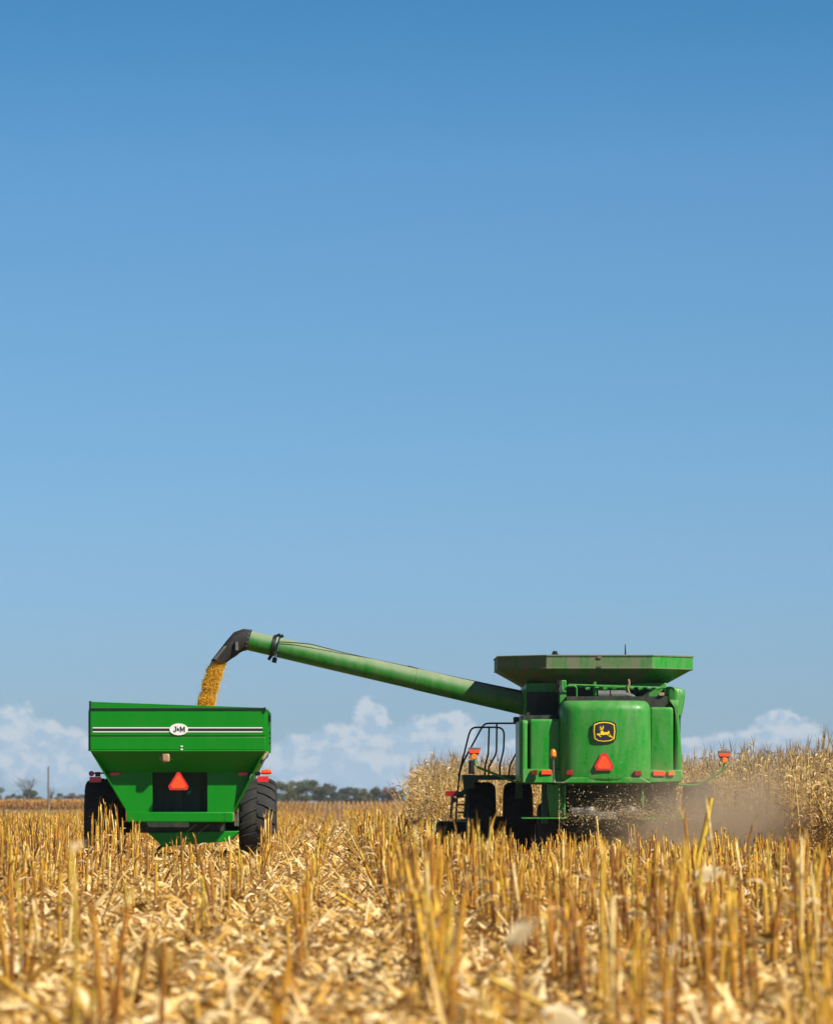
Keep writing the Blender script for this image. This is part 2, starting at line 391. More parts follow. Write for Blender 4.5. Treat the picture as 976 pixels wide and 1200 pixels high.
def shell(x0, x1, y0, y1, z0, z1, r=.25, bulge=.05, topr=.16, botr=.10, taper=0.0, slope=0.0):
    m = MB(); rings = []
    prof = []
    for k in range(6):
        u = k / 5; prof.append((z0 + botr * (1 - math.cos(u * math.pi / 2)), botr * (1 - math.sin(u * math.pi / 2))))
    for k in range(1, 6): prof.append((z0 + botr + (z1 - topr - z0 - botr) * k / 6, 0))
    for k in range(7):
        u = k / 6; prof.append((z1 - topr + topr * math.sin(u * math.pi / 2), topr * (1 - math.cos(u * math.pi / 2))))
    for z, ins in prof:
        tt = taper * (z - z0) / (z1 - z0)
        o_ = rrect(x0 + ins * .6 + tt, x1 - ins * .6 - tt, y0 + ins + slope * (z - z0), y1, max(.03, r - ins * .3), bulge)
        rings.append([(x, y, z) for x, y in o_])
    m.loft(rings, close=True); return m
X = lambda px, Y=YC: P(px, 0, Y).x
Z = lambda py, Y=YC: P(0, py, Y).z
# rear hood and side panels
hood = shell(X(655), X(763.5), YC - .28, YC + .9, Z(916), Z(821), r=.42, bulge=.06, topr=.22, botr=.08, taper=.02).build('rear_hood', M['comb'], cmb, smooth='all')
sp1 = shell(X(621), X(657), YC + .12, YC + .9, Z(917.5), Z(842.5), r=.05, bulge=.015, topr=.06, botr=.05, taper=.0).build('side_panel', M['comb'], cmb, smooth='all')
sp2 = shell(X(608.5), X(619.6), YC + .14, YC + 2.2, Z(917), Z(843.5), r=.12, bulge=.0, topr=.08, botr=.1).build('side_panel', M['comb'], cmb, smooth='all')
sp3 = shell(X(762), X(789), YC + .10, YC + .9, Z(916.5), Z(828.5), r=.05, bulge=.015, topr=.06, botr=.05).build('side_panel', M['comb'], cmb, smooth='all')
m = MB()   # outer right side shell, bowed outwards towards the bottom
rings = []
for k in range(12):
    u = k / 11; py = 917 - u * 97; xr = 800 - 4.2 * u ** 1.7 * (1 + .6 * u) ; 
    if u > .9: xr -= (u - .9) * 55
    if u < .08: xr -= (.08 - u) * 30
    o_ = rrect(X(790.6), X(xr), YC + .12, YC + 2.4, .07, 0, 5)
    rings.append([(x, y, Z(py)) for x, y in o_])
m.loft(rings).build('side_panel', M['comb'], cmb, smooth='all')
# lower lip joining the panels, with the lamps set into it
m = MB(); m.loft([[(X(612), YC + .05, Z(917.5)), (X(612), YC + .35, Z(917.5)), (X(612), YC + .35, Z(901)), (X(612), YC + .09, Z(901))],
                  [(X(659), YC - .02, Z(917.5)), (X(659), YC + .35, Z(917.5)), (X(659), YC + .35, Z(901)), (X(659), YC + .07, Z(901))]])
m.loft([[(X(755), YC - .02, Z(917.5)), (X(755), YC + .35, Z(917.5)), (X(755), YC + .35, Z(902)), (X(755), YC + .07, Z(902))],
        [(X(799.4), YC + .05, Z(916)), (X(799.4), YC + .35, Z(916)), (X(799.4), YC + .35, Z(902)), (X(799.4), YC + .09, Z(902))]])
m.prism([(X(656), Z(917.8)), (X(762), Z(917.8)), (X(750), Z(911)), (X(668), Z(911))], YC - .31, YC - .05)
m.build('lower_bumper', M['comb'], cmb, bevel=.02)
for (x0, x1, y0, y1, mm, nm) in ((622.5, 629.5, 902.5, 907.5, 'orange', 'marker_light'), (634, 646.5, 902.5, 907.8, 'orange', 'reflector'), (663.5, 671, 902.5, 908, 'dred', 'tail_light'),
                             (743, 751.5, 903.3, 909, 'dred', 'tail_light'), (765, 778.8, 903.5, 909.3, 'orange', 'reflector'), (782.6, 790, 903.5, 909, 'amber', 'marker_light')):
    yy = YC - .03 if 655 < x0 < 755 else YC + .0
    if 655 < x0 < 755: yy = YC - .34
    MB().pbox(x0, x1, y0, y1, yy, .09).build(nm, M[mm], cmb, bevel=.008)
# slow-vehicle triangle
def smv(parent, pts, Y, edge=.16):
    f = [(a, b) for a, b in pts]; cx = sum(p[0] for p in f) / len(f); cy = min(p[1] for p in f) + .62 * (max(p[1] for p in f) - min(p[1] for p in f))
    tri = MB().pprism(f, Y, .012).build('warning_triangle', M['red'], parent)
    k = 1 - edge * 1.7
    MB().pprism([(cx + (a - cx) * k, cy + (b - cy) * k) for a, b in f], Y - .006, .004).build('fluorescent_centre', M['orange'], tri)
smv(cmb, [(704.5, 882.7), (710.8, 882.7), (718.8, 898), (717, 902.8), (698.6, 902.8), (696.2, 898)], YC - .385)
# maker's badge: dark shield with yellow rim and a leaping deer
by = YC - .375
def shield(k, kk=1): 
    pts = [(695.6, 848.6), (701, 846.3), (708.2, 845.5), (715.5, 846.4), (720.2, 848.8), (721, 857), (720.0, 866.2), (715, 868.6), (707.6, 869.4), (700.5, 868.6), (696.2, 866), (695.0, 857)]
    return [(708 + (a - 708) * k, 857.4 + (b - 857.4) * k) for a, b in pts]
bd = MB().pprism(shield(1.10), by, .02).build('badge', M['blk'], cmb)
MB().pprism(shield(.97), by - .005, .004).build('badge_rim', M['yellow'], bd)
MB().pprism(shield(.87), by - .010, .004).build('badge_field', M['blk'], bd)
def Bd(x, y): return (680 + x / 16.267, 840 + y / 16.267)      # pixels of the enlarged badge view
deer = MB()
for poly in ([(372, 250), (408, 240), (430, 262), (436, 292), (520, 292), (545, 300), (560, 325), (560, 350), (520, 348), (480, 340), (430, 348), (392, 345), (372, 330), (380, 300), (385, 268)],
             [(355, 236), (395, 218), (425, 224), (428, 262), (384, 268), (382, 244)],
             [(378, 318), (335, 318), (305, 328), (316, 345), (330, 352), (340, 336), (380, 340)],
             [(372, 330), (335, 342), (345, 360), (388, 390), (394, 380), (362, 352), (392, 345)],
             [(510, 344), (560, 320), (575, 352), (632, 408), (604, 402), (556, 368)],
             [(505, 342), (540, 346), (560, 366), (590, 398), (560, 382), (520, 362)],
             [(520, 292), (524, 268), (536, 266), (553, 284), (552, 302)],
             [(398, 222), (388, 205), (360, 204), (358, 196), (380, 196), (372, 176), (381, 176), (396, 200), (408, 220)],
             [(410, 222), (418, 200), (428, 166), (437, 166), (438, 196), (424, 224)], [(424, 216), (448, 204), (450, 212), (426, 226)]):
    deer.pprism([Bd(*p) for p in poly], by - .0155, .004)
deer.build('deer_emblem', M['yellow'], bd)
# dark seams, engine deck behind hood
MB().pbox(613, 797, 838, 916, YC + .55, 1.7).build('inner_body', M['dark'], cmb)
MB().pbox(616, 781, 800, 829, YC + 2.0, 3.0).pbox(655, 663.5, 797, 826, YC + 1.2, .5).build('engine_housing', M['comb'], cmb, bevel=.02)
MB().pbox(664, 782, 816, 832, YC + .75, 1.0).pbox(617, 655, 811, 845, YC + 1.9, .3).pbox(664, 700, 806, 816, YC + 1.96, .1).pbox(738, 760, 806, 817, YC + 1.96, .1).build('engine_bay', M['dark'], cmb)
m = MB(); m.tube([P(700.5, 814, YC + .9), P(714, 814, YC + .9)], .085, 16); m.tube([P(715.5, 814, YC + .9), P(733, 814, YC + .9)], .088, 16); m.tube(arc([P(733, 814, YC + .9), P(741, 816, YC + .9), P(746, 822, YC + .9)], .1), .05, 10)
m.build('air_cleaner', M['greyp'], cmb, smooth=True)
m = MB(); m.loft([[P(x, y, YC + .8 + d) for x, y, d in ((761, 829, 0), (779.5, 829, 0), (779.5, 829, .3), (761, 829, .3))], [P(x, y, YC + .8 + d) for x, y, d in ((764.5, 817.5, .05), (779, 816, .05), (779, 816, .3), (764.5, 817.5, .3))]])
m.build('exhaust_box', M['greyp'], cmb, bevel=.02)
m = MB(); m.tube(arc([P(664, 804, YC + 1.1), P(675.5, 803.5, YC + 1.1), P(675.5, 822, YC + 1.1)], .08), .016, 8); m.tube([P(666, 802.5, YC + 1.15), P(780, 806, YC + 1.15)], .02, 8); m.tube(arc([P(690, 803, YC + 1.1), P(720, 806, YC + 1.0), P(738, 804, YC + 1.05)], .3), .012, 6)
m.tube([P(696.5, 799, YC + 1.2), P(696.5, 818, YC + 1.2)], .035, 8)
for q in range(9): m.tube([P(686 + q * 10.3, 807.5 - (q % 2), YC + 1.12), P(691 + q * 10.3, 806.5, YC + 1.12)], .03, 6)
m.build('pipework', M['comb'], cmb, smooth=True)
MB().tube(arc([P(738, 815, YC + 1), P(735, 806, YC + 1), P(737.5, 801, YC + 1), P(736, 796, YC + 1)], .05), .02, 6).build('breather_pipe', M['tan'], cmb, smooth=True)
MB().pbox(772, 778, 811.5, 815, YC + .7, .1).build('latch', M['tan'], cmb)
m = MB(); m.tube([P(651, 799, YC + 1.2), P(654, 804, YC + 1.2), P(656, 812, YC + 1.2)], .06, 8); m.tube([P(655, 797, YC + 1.1), P(655, 803, YC + 1.1)], .05, 8); m.build('work_light', M['blackm'], cmb, smooth=True)
# rounded lit duct on the right shoulder
m = MB(); rings = []
for (py, xl, xr) in ((862, 784, 792), (850, 782, 795.5), (838, 781, 799), (826, 780.5, 801.5), (816, 780.5, 803), (809, 780.5, 802.4), (806, 780.8, 797), (804.6, 781.5, 788)):
    y0 = YC + 1.15; rings.append([(x, y, Z(py, YC + 1.15)) for x, y in rrect(X(xl, y0), X(xr, y0), y0, y0 + 1.6, .12, .02, 5)])
m.loft(rings).build('elevator_cover', M['comb'], cmb, smooth='all')
# grain tank extension: eight-sided flared hopper
YT = 101.3
def octa(xl, xcl, xcr, xr, py, pyc, yb, ch, depth):
    zc, ze = P(0, py, YT).z, P(0, pyc, YT).z
    return [Vector((X(xcl, YT), yb, zc)), Vector((X(xcr, YT), yb, zc)), Vector((X(xr, YT), yb + ch, ze)), Vector((X(xr, YT), yb + depth - ch, ze)), Vector((X(xcr, YT), yb + depth, zc)),
            Vector((X(xcl, YT), yb + depth, zc)), Vector((X(xl, YT), yb + depth - ch, ze)), Vector((X(xl, YT), yb + ch, ze))]
top = octa(584.5, 640, 764, 815, 768.3, 768.3, YT, .85, 3.9); mid = octa(584.5, 640, 764, 815, 783.0, 783.2, YT, .85, 3.9)
bot = octa(617, 655, 745, 781, 802, 802, YT + .75, .5, 2.6)
def inset(r, d, dz=0):
    c_ = sum(r, Vector()) / 8; return [p + (c_ - p).normalized() * d + Vector((0, 0, dz)) for p in r]
tank = MB().loft([inset(bot, .06, -.01), inset(mid, .07, .02), inset(top, .05, -.01), inset(top, .055, -.01), inset(mid, .08, .02), inset(bot, .07, -.01)], caps=False).build('grain_tank', M['tank'], cmb)
for i in range(8):
    j = (i + 1) % 8; m = MB(); A_ = (bot, mid, top); I_ = (inset(bot, .045), inset(mid, .055, .01), inset(top, .035))
    for k in (0, 1):
        m.add([A_[k][i], A_[k][j], A_[k + 1][j], A_[k + 1][i], I_[k][i], I_[k][j], I_[k + 1][j], I_[k + 1][i]], [(0, 1, 2, 3), (7, 6, 5, 4), (0, 4, 5, 1), (1, 5, 6, 2), (2, 6, 7, 3), (3, 7, 4, 0)])
    m.build('tank_panel', M['comb'] if i in (1, 2) else M['tank'], tank)  # right-hand panels brighter: partly less dust, partly sunlight put into the colour
m = MB()
for r_, wdt in ((top, .035), (mid, .02)):
    for i in range(8):
        m.tube([r_[i], r_[(i + 1) % 8]], wdt * .6, 6)
m.build('rim_edge', M['tank'], tank, smooth=True)
MB().pbox(699.5, 704.5, 769.3, 771.5, YT - .03, .02).build('tank_reflector', M['greym'], tank); MB().pbox(699.5, 704.5, 780, 782.3, YT - .03, .02).build('tank_reflector', M['greym'], tank)
MB().loft([[p + Vector((0, 0, -.15)) for p in bot], [p for p in bot]]).build('tank_floor', M['dkgreen'], tank)
MB().tube([P(650, 768, YT + 1), P(650, 765.5, YT + 1)], .07, 10).tube([P(650, 765.5, YT + 1), P(650, 763, YT + 1)], .05, 10).build('tank_beacon', M['blackm'], cmb, smooth=True)
MB().tube([P(732.5, 769, YT + 2), P(732.3, 755, YT + 2)], [.02, .008], 6).build('antenna', M['blackm'], cmb)
# unloading auger
YA = 103.0
pA, pB = P(291, 750.6, YA), P(640, 831.2, YA)
ax = (pB - pA).normalized()
au = MB(); L = (pB - pA).length
au.tube([pA + ax * L * u for u in (0, .095)], [.203, .205], 28).tube([pA + ax * L * u for u in (.102, .3, .56)], [.208, .214, .218], 28).tube([pA + ax * L * u for u in (.5605, .8, 1)], [.226, .23, .232], 28)
auger = au.build('unloading_auger', M['auger'], cmb, smooth=True)
m = MB()
perp = Vector((-ax.z, 0, ax.x)) * (-1 if (-ax.z) * 0 + ax.x < 0 else 1)
cA = P(320.3, 757.3, YA)
m.tube([cA - ax * .035, cA + ax * .035], .232, 28); m.tube([cA - ax * .02 + perp * .2, cA + ax * .09 + perp * .27], .03, 8); m.tube([cA - ax * .0 - perp * .2, cA - ax * .03 - perp * .3], .035, 8)
cB = P(325.3, 758.5, YA)
m.tube([cB - ax * .012, cB + ax * .012], .222, 28); m.tube([cB + perp * .2, cB + perp * .27 + ax * .06], .035, 8); m.tube([cB - perp * .22, cB - perp * .33], .05, 8)
m.build('auger_clamp', M['blackm'], auger, smooth=True)
m = MB(); m.tube([P(326, 770, YA - .16), P(323.5, 758, YA - .23), P(326, 752, YA - .22), P(350, 753.5, YA - .2), P(365, 755, YA - .2), P(400, 764, YA - .15), P(440, 773, YA - .05), P(478, 781, YA - .02)], .012, 6)
m.tube([P(478, 781, YA), P(500, 787, YA), P(540, 795.5, YA), P(580, 804, YA), P(612, 810.5, YA)], .022, 6)
for q in range(16): m.tube([P(487 + q * 3.4, 783.2 + q * .78, YA), P(487 + q * 3.4, 786.5 + q * .78, YA)], .03, 6)
m.build('hydraulic_hose', M['blackm'], auger, smooth=True)
# black rubber spout
m = MB(); rings = []
pr = [((295.7, 737.9), (289.5, 762), .207), ((285, 736.9), (286, 762.8), .213), ((274, 741), (281.5, 765), .21), ((265.6, 750.8), (277, 768.8), .20), ((256, 763.3), (271.2, 772.4), .19), ((247.2, 774.6), (266.0, 776.2), .18)]
for i, (o1, o2, dep) in enumerate(pr):
    a1, a2 = P(*o1, YA), P(*o2, YA); c_ = (a1 + a2) / 2; d1 = (a1 - a2) / 2; n = 20; sq = i / 5; ring = []
    for j in range(n):
        a_ = 2 * math.pi * j / n; c1, s1 = math.cos(a_), math.sin(a_); e_ = 1 - .45 * sq
        c1 = math.copysign(abs(c1) ** e_, c1); s1 = math.copysign(abs(s1) ** e_, s1)
        ring.append(c_ + d1 * c1 + Vector((0, s1 * dep, 0)))
    rings.append(ring)
m.loft(rings, caps=False)
m.loft([[c_ + (p - c_) * .94 for p in r_] for r_, c_ in ((r, sum(r, Vector()) / len(r)) for r in rings)], caps=False)
spout = m.build('rubber_spout', M['rubber'], auger, smooth='all')
m = MB()
for k in range(14):
    a_ = 2 * math.pi * k / 14; q = P(290.5, 750.3, YA); MB().tube([q + (perp * math.cos(a_) + Vector((0, math.sin(a_), 0))) * .2, q + (perp * math.cos(a_) + Vector((0, math.sin(a_), 0))) * .228], .014, 6).build('clamp_bolt', M['greyp'], spout)
m.loft([[P(263, 757, YA - .26), P(266, 757, YA - .26), P(266, 757, YA - .15), P(263, 757, YA - .15)], [P(250, 772, YA - .24), P(254, 773, YA - .24), P(254, 773, YA - .1), P(250, 772, YA - .1)]])
m.build('spout_seam_plate', M['greyp'], spout); MB().pbox(276, 279.5, 752, 762, YA - .26, .08).build('spout_bracket', M['greyp'], spout)
# auger pivot elbow in its dark recess
m = MB(); m.tube(arc([P(616, 826, YA), P(636, 830, YA), P(648, 836, YA + .3), P(650, 862, YA + .5)], .3), .30, 20); m.tube([P(618, 826.3, YA), P(623, 827.6, YA)], .29, 24)
m.tube(arc([P(622, 815, YA - .3), P(640, 812, YA - .4), P(650, 822, YA - .4), P(652, 842, YA - .4)], .2), .03, 8); m.tube(arc([P(626, 842, YA - .4), P(628, 822, YA - .45), P(645, 818, YA - .5)], .2), .025, 8)
m.build('auger_elbow', M['dark'], cmb, smooth=True)
MB().pbox(601.5, 608.5, 840, 847, YA - .6, .2).build('work_light', M['blackm'], cmb, bevel=.02)
# front bodywork, cab and feeder
MB().box(X(613) + .1, X(797) - .15, YC + 2.5, YC + 5.0, 1.62, Z(806, 102)).build('main_body', M['comb'], cmb, bevel=.05)
m = MB(); cx = cmb.location.x
m.loft([[(cx - .95, 105.6, 1.7), (cx + .95, 105.6, 1.7), (cx + .95, 107.2, 1.7), (cx - .95, 107.2, 1.7)], [(cx - .85, 105.6, 3.35), (cx + .85, 105.6, 3.35), (cx + .85, 107.0, 3.35), (cx - .85, 107.0, 3.35)]])
cab = m.build('cab', M['comb'], cmb, bevel=.04)
MB().box(cx - .975, cx + .975, 105.75, 107.26, 2.0, 3.2).build('cab_window', M['glass'], cab)
MB().box(cx - 1.02, cx + 1.02, 105.4, 107.4, 3.36, 3.5).build('cab_roof', M['comb'], cab, bevel=.05)
m = MB(); m.loft([[(cx - .7, 105.5, 1.0), (cx + .7, 105.5, 1.0), (cx + .7, 105.5, 1.8), (cx - .7, 105.5, 1.8)], [(cx - .8, 109.2, .35), (cx + .8, 109.2, .35), (cx + .8, 109.2, 1.0), (cx - .8, 109.2, 1.0)]])
m.build('feeder_house', M['dkgreen'], cmb)
# corn head
hx0, hx1 = cx - 3.1 - .05, cx + 3.1
hd = MB().box(hx0, hx1, 109.2, 109.35, .35, .84).box(hx0, hx0 + .06, 108.6, 110.6, .2, .8).box(hx1 - .06, hx1, 108.6, 110.6, .2, .8).tube([(hx0, 109.7, .55), (hx1, 109.7, .55)], .25, 14).build('corn_head', M['dark'], cmb, bevel=.02)
for k in range(9):
    sx = hx0 + .04 + (hx1 - hx0 - .08) * k / 8
    mm_ = MB(); rr = [(110.0, .24, .62), (110.8, .25, .55), (111.6, .16, .34), (112.1, .04, .16)]
    mm_.loft([[(sx + r * math.cos(a), y, z + (r * .9 * math.sin(a))) for a in [j * math.pi / 4 for j in range(8)]] for y, r, z in rr]).build('snout', M['comb'], hd, smooth='all')
for px in (529, 866):
    b0 = P(px, 930, 108.4)
    MB().box(b0.x - .13, b0.x + .13, 108.36, 108.40, b0.z - .055, b0.z + .055).build('head_reflector', M['dred'], hd)
    MB().tube([(b0.x + (.08 if px < 600 else -.08), 108.45, b0.z), (b0.x + (.05 if px < 600 else -.05), 109.2, b0.z), (b0.x, 109.22, .9)], .03, 8).build('reflector_arm', M['blackm'], hd)
    MB().tube([(b0.x + .05, 108.38, b0.z - .14), (b0.x + .05, 108.44, b0.z - .14)], .06, 14).build('head_lamp', M['dred'], hd, smooth=True)
# chassis, axles, chopper
MB().pbox(664, 792, 917, 933, YC + .55, 3).pbox(672, 765, 930, 952, YC + 1.2, 2).box(cx - 2.2, cx + 2.2, 104.9, 105.3, .65, .95).box(cx - 1.3, cx + 1.3, 101.3, 101.6, .55, .8).build('chassis', M['dark'], cmb)
m = MB(); m.tube([P(665, 928, YC + .5), P(760, 932, YC + .5)], .03, 8).tube([P(672, 938, YC + .6), P(760, 938, YC + .6)], .05, 8).tube([P(656, 919, YC + .3), P(663, 955, YC + .4)], .02, 6).tube([P(753, 918, YC + .2), P(753, 950, YC + .2)], .025, 6)
m.pbox(661, 795, 917.5, 920.5, YC + .1, .3)
m.build('chopper_frame', M['dkgreen'], cmb)
m = MB(); rings = [[(X(a, YC + .35), YC + .35, Z(py, YC + .35)), (X(b_, YC + .35), YC + .35, Z(py, YC + .35)), (X(b_, YC + .35), YC + .8, Z(py, YC + .35)), (X(a, YC + .35), YC + .8, Z(py, YC + .35))] for py, a, b_ in ((957, 644, 660), (945, 643, 661), (930, 641, 661), (918, 641, 661))]
m.loft(rings); m.build('rear_stanchion', M['comb'], cmb, bevel=.03)
MB().pbox(635, 642, 919, 965, YC + .6, .3).build('stay_frame', M['dkgreen'], cmb)
MB().pbox(745, 808, 958, 960.3, YC - .1, .05).build('spreader_bar', M['comb'], cmb)
MB().tube([P(662, 920, YC), P(661, 955, YC)], .02, 6).tube([P(752.5, 920, YC), P(752.5, 944, YC)], .022, 6).pbox(611, 664, 957.8, 959.4, YC - .16, .05).build('spreader_bar', M['comb'], cmb)
for px in (690, 738):
    q = P(px, 951, YC + .1); m = MB(); m.loft([[(q.x + r * math.cos(a), q.y + r * math.sin(a), q.z + dz) for a in [j * math.pi / 8 for j in range(16)]] for r, dz in ((.33, -.09), (.36, -.07), (.36, -.02), (.16, .02), (.14, .1))])
    m.build('spreader_disc', M['greym'], cmb, smooth=True)
MB().pbox(667, 690, 946.5, 952, YC + .0, .3).pbox(697, 722, 951.5, 961, YC - .25, .2).pbox(728, 745, 947, 955, YC, .3).build('spreader_guard', M['greyp'], cmb, bevel=.03)
# wheels
WR = .84
for px, Y in ((563.5, 105.1), (606.5, 105.1)):
    wheel((X(px, Y), Y, WR), WR, .60, cmb, 20, out=-1)
for px, Y in ((773, 105.1), (817, 105.1)):
    wheel((X(px, Y), Y, WR), WR, .60, cmb, 20, out=1)
for sg in (-1, 1): wheel((cx + sg * 1.05, 101.45, .62), .62, .42, cmb, 18, out=sg)
# platform, handrails, lamps on arms
YL = 104.2
m = MB().pbox(542, 611, 908.2, 913.8, YL, 1.2)
for seg in ([(545, 914), (547, 925), (541, 930.5), (536, 930.5)], ):
    m.tube([P(a, b_, YL + .1) for a, b_ in seg], .06, 8)
m.tube(arc([P(560, 914, YL + .1), P(551, 917, YL + .1), P(547.5, 926, YL + .1), P(544.5, 958, YL + .1)], .12), .035, 8)
m.pbox(543, 556, 908, 924, YL + .02, .06); MB().pbox(604, 612, 916, 936, YL - 1.4, .08).build('mudguard_stay', M['dkgreen'], cmb)
for z_ in (934, 943, 952, 961): m.tube([P(536, z_, YL + .1), P(547, z_, YL + .1)], .018, 6)
m.build('access_platform', M['dkgreen'], cmb)
for pts in ([(533.5, 975), (534, 958), (535.6, 932), (539, 902), (550, 858), (554, 852.3), (586, 852.3), (590.6, 857), (590, 879), (585.6, 896), (585.6, 909)],
            [(537, 910), (542, 894), (565, 851.5), (569, 847.6), (607.5, 847.6), (606.8, 879), (597, 897), (596, 909)],
            [(573, 852.3), (572, 884), (568, 897), (568, 909)], [(582, 847.8), (581.6, 883), (572.3, 899), (572.3, 909)]):
    yl = YL + .05 + .25 * (len(pts) % 3)
    MB().tube(arc([P(a, b_, yl) for a, b_ in pts], .1), .019, 8).build('handrail', M['blackm'], cmb, smooth=True)
def arm_lamp(pan, disc, arm, Y, post=None):
    a_ = MB().tube(arc([P(x, y, Y) for x, y in arm], .1), .024, 8)
    a_ = a_.build('lamp_arm', M['comb'], cmb, smooth=True)
    MB().pprism(pan, Y - .04, .05).build('lamp_backplate', M['greyp'], a_, bevel=.01)
    k = [(x, y) for x, y in pan]; xs_ = [p[0] for p in k]; ys_ = [p[1] for p in k]
    MB().pprism([(min(xs_) + .6, min(ys_) + 2.6), (max(xs_) - .6, min(ys_) + 2.6), (max(xs_) - 1.6, min(ys_) + 6.4), (min(xs_) + 1.6, min(ys_) + 6.4)], Y - .062, .02).build('arm_reflector', M['orange'], a_)
    c_ = P(disc[0], disc[1], Y); MB().tube([(c_.x, Y - .09, c_.z), (c_.x, Y - .05, c_.z)], [.05, .065], 16).build('arm_lamp', M['amber'], a_, smooth=True)
    if post: MB().tube([P(post[0], post[1], Y), P(post[0], post[2], Y)], .062, 12).build('lamp_post_sleeve', M['blackm'], a_, smooth=True)
arm_lamp([(548.5, 876), (563.3, 876), (561.5, 883), (557.5, 889), (553, 889), (549.5, 883)], (555, 886.8), [(640, 916.5), (603.6, 916.7), (557, 898), (555.5, 889)], 101.5, (552.3, 907, 891))
arm_lamp([(841, 880), (856.3, 880), (855.5, 887), (851.5, 893), (845.5, 893), (841.8, 887)], (848.4, 891), [(790, 919.6), (817, 920.6), (847.5, 902.7), (848.5, 892)], 101.5)
m = MB().tube(arc([P(662, 917.2, YC - .3), P(648.6, 917, YC - .3), P(648, 889, YC - .3)], .05), .017, 8).tube([P(648, 890, YC - .3), P(648, 887, YC - .3)], [.03, .05], 10)
bp = m.build('beacon_stalk', M['greym'], cmb, smooth=True)
MB().tube([P(648, 887.5, YC - .3), P(648, 885.5, YC - .3), P(648, 881, YC - .3), P(648, 878.6, YC - .3), P(648, 877.6, YC - .3)], [.062, .064, .06, .04, .012], 16).build('beacon_lens', M['amber'], bp, smooth='all')
MB().tube([P(648, 888.2, YC - .3), P(648, 885.9, YC - .3)], [.05, .069], 16).build('beacon_base', M['greyp'], bp, smooth=True)

# ------------------------------------------------------------------ GRAIN CART
YG = 99.6
ct = base(thing('grain_cart', (P(209, 0, YG).x, 102.0, 0), 'clean bright green grain cart with flared hopper standing under the falling corn', 'grain cart'))
GX = lambda px, Y=YG: P(px, 0, Y).x
GZ = lambda py, Y=YG: P(0, py, Y).z
DEP = 4.8
xl, xr, xlb, xrb = GX(106), GX(311.3), GX(122), GX(296)
zt, zk, zs = GZ(831), GZ(880), GZ(903.5); ys_ = YG + .46
# rear panels
m = MB()
m.box(xl, xr, YG, YG + .05, zk + .02, GZ(863.4)); m.box(xl, xr, YG + .002, YG + .05, GZ(862.3), zt)
hop = m.build('hopper_rear', M['cart'], ct, bevel=.012)
m = MB(); m.box(xl + .01, xr - .01, YG + .015, YG + .06, GZ(863.5), GZ(862.2)); m.build('panel_seam', M['dark'], hop)
# sloping underside (rear) and side walls with slopes, front wall
m = MB()
def quadslab(p, th):
    p = [Vector(q) for q in p]; n_ = (p[1] - p[0]).cross(p[2] - p[0]).normalized() * th
    m.add(p + [q + n_ for q in p], [(0, 1, 2, 3), (7, 6, 5, 4), (0, 4, 5, 1), (1, 5, 6, 2), (2, 6, 7, 3), (3, 7, 4, 0)])
quadslab([(xl, YG + .01, zk + .02), (xr, YG + .01, zk + .02), (xrb, ys_, zs), (xlb, ys_, zs)], -.03)
m.build('hopper_slope', M['cart'], ct)
for sgn, xo, xi in ((-1, xl, xlb), (1, xr, xrb)):
    m = MB(); e = .03 * sgn
    m.add([(xo, YG + .051, zk), (xo, YG + DEP, zk), (xo, YG + DEP, zt), (xo, YG + .051, zt), (xo - e, YG + .051, zk), (xo - e, YG + DEP, zk), (xo - e, YG + DEP, zt), (xo - e, YG + .051, zt)],
          [(0, 1, 2, 3), (7, 6, 5, 4), (0, 4, 5, 1), (1, 5, 6, 2), (2, 6, 7, 3), (3, 7, 4, 0)])
    xb = GX(148) if sgn < 0 else GX(273.5); zb = GZ(952); yb0, yb1 = ys_ + .02, YG + DEP - .5
    m.add([(xo, YG + .03, zk), (xo, YG + DEP, zk), (xb, yb1, zb), (xb, yb0, zb), (xo - e, YG + .03, zk), (xo - e, YG + DEP, zk), (xb - e, yb1, zb), (xb - e, yb0, zb)],
          [(0, 1, 2, 3), (7, 6, 5, 4), (0, 4, 5, 1), (1, 5, 6, 2), (2, 6, 7, 3), (3, 7, 4, 0)])
    sw = m.build('hopper_side', M['cart'], ct)
    for k in range(6):
        yy = YG + .3 + k * .82; MB().box(min(xo, xo + .05 * sgn), max(xo, xo + .05 * sgn), yy, yy + .07, zk, zt).build('side_rib', M['cart'], sw)
m = MB(); m.box(xl, xr, YG + DEP, YG + DEP + .04, zk, zt); quadslab([(xr, YG + DEP, zk), (xl, YG + DEP, zk), (xlb, YG + DEP - .5, zs), (xrb, YG + DEP - .5, zs)], -.03); m.build('hopper_front', M['cart'], ct)
# top rail and the raised flap rising to the left
MB().box(xl - .01, xr + .005, YG - .02, YG + .04, zt - .012, zt + .022).build('top_rail', M['blackm'], ct)
m = MB(); m.prism([(xl, zt + .024), (GX(309), zt + .024), (GX(309), GZ(829.4)), (xl, GZ(822.3))], YG + .0, YG + .03); m.build('top_flap', M['cart'], ct)
m = MB(); m.box(xl - .02, xl + .02, YG - .03, YG + .03, GZ(834), GZ(821.5)); m.build('corner_bracket', M['blackm'], ct); m = MB(); m.box(xr - .04, xr + .01, YG - .03, YG + .03, GZ(834), GZ(829)); m.build('corner_bracket', M['blackm'], ct)
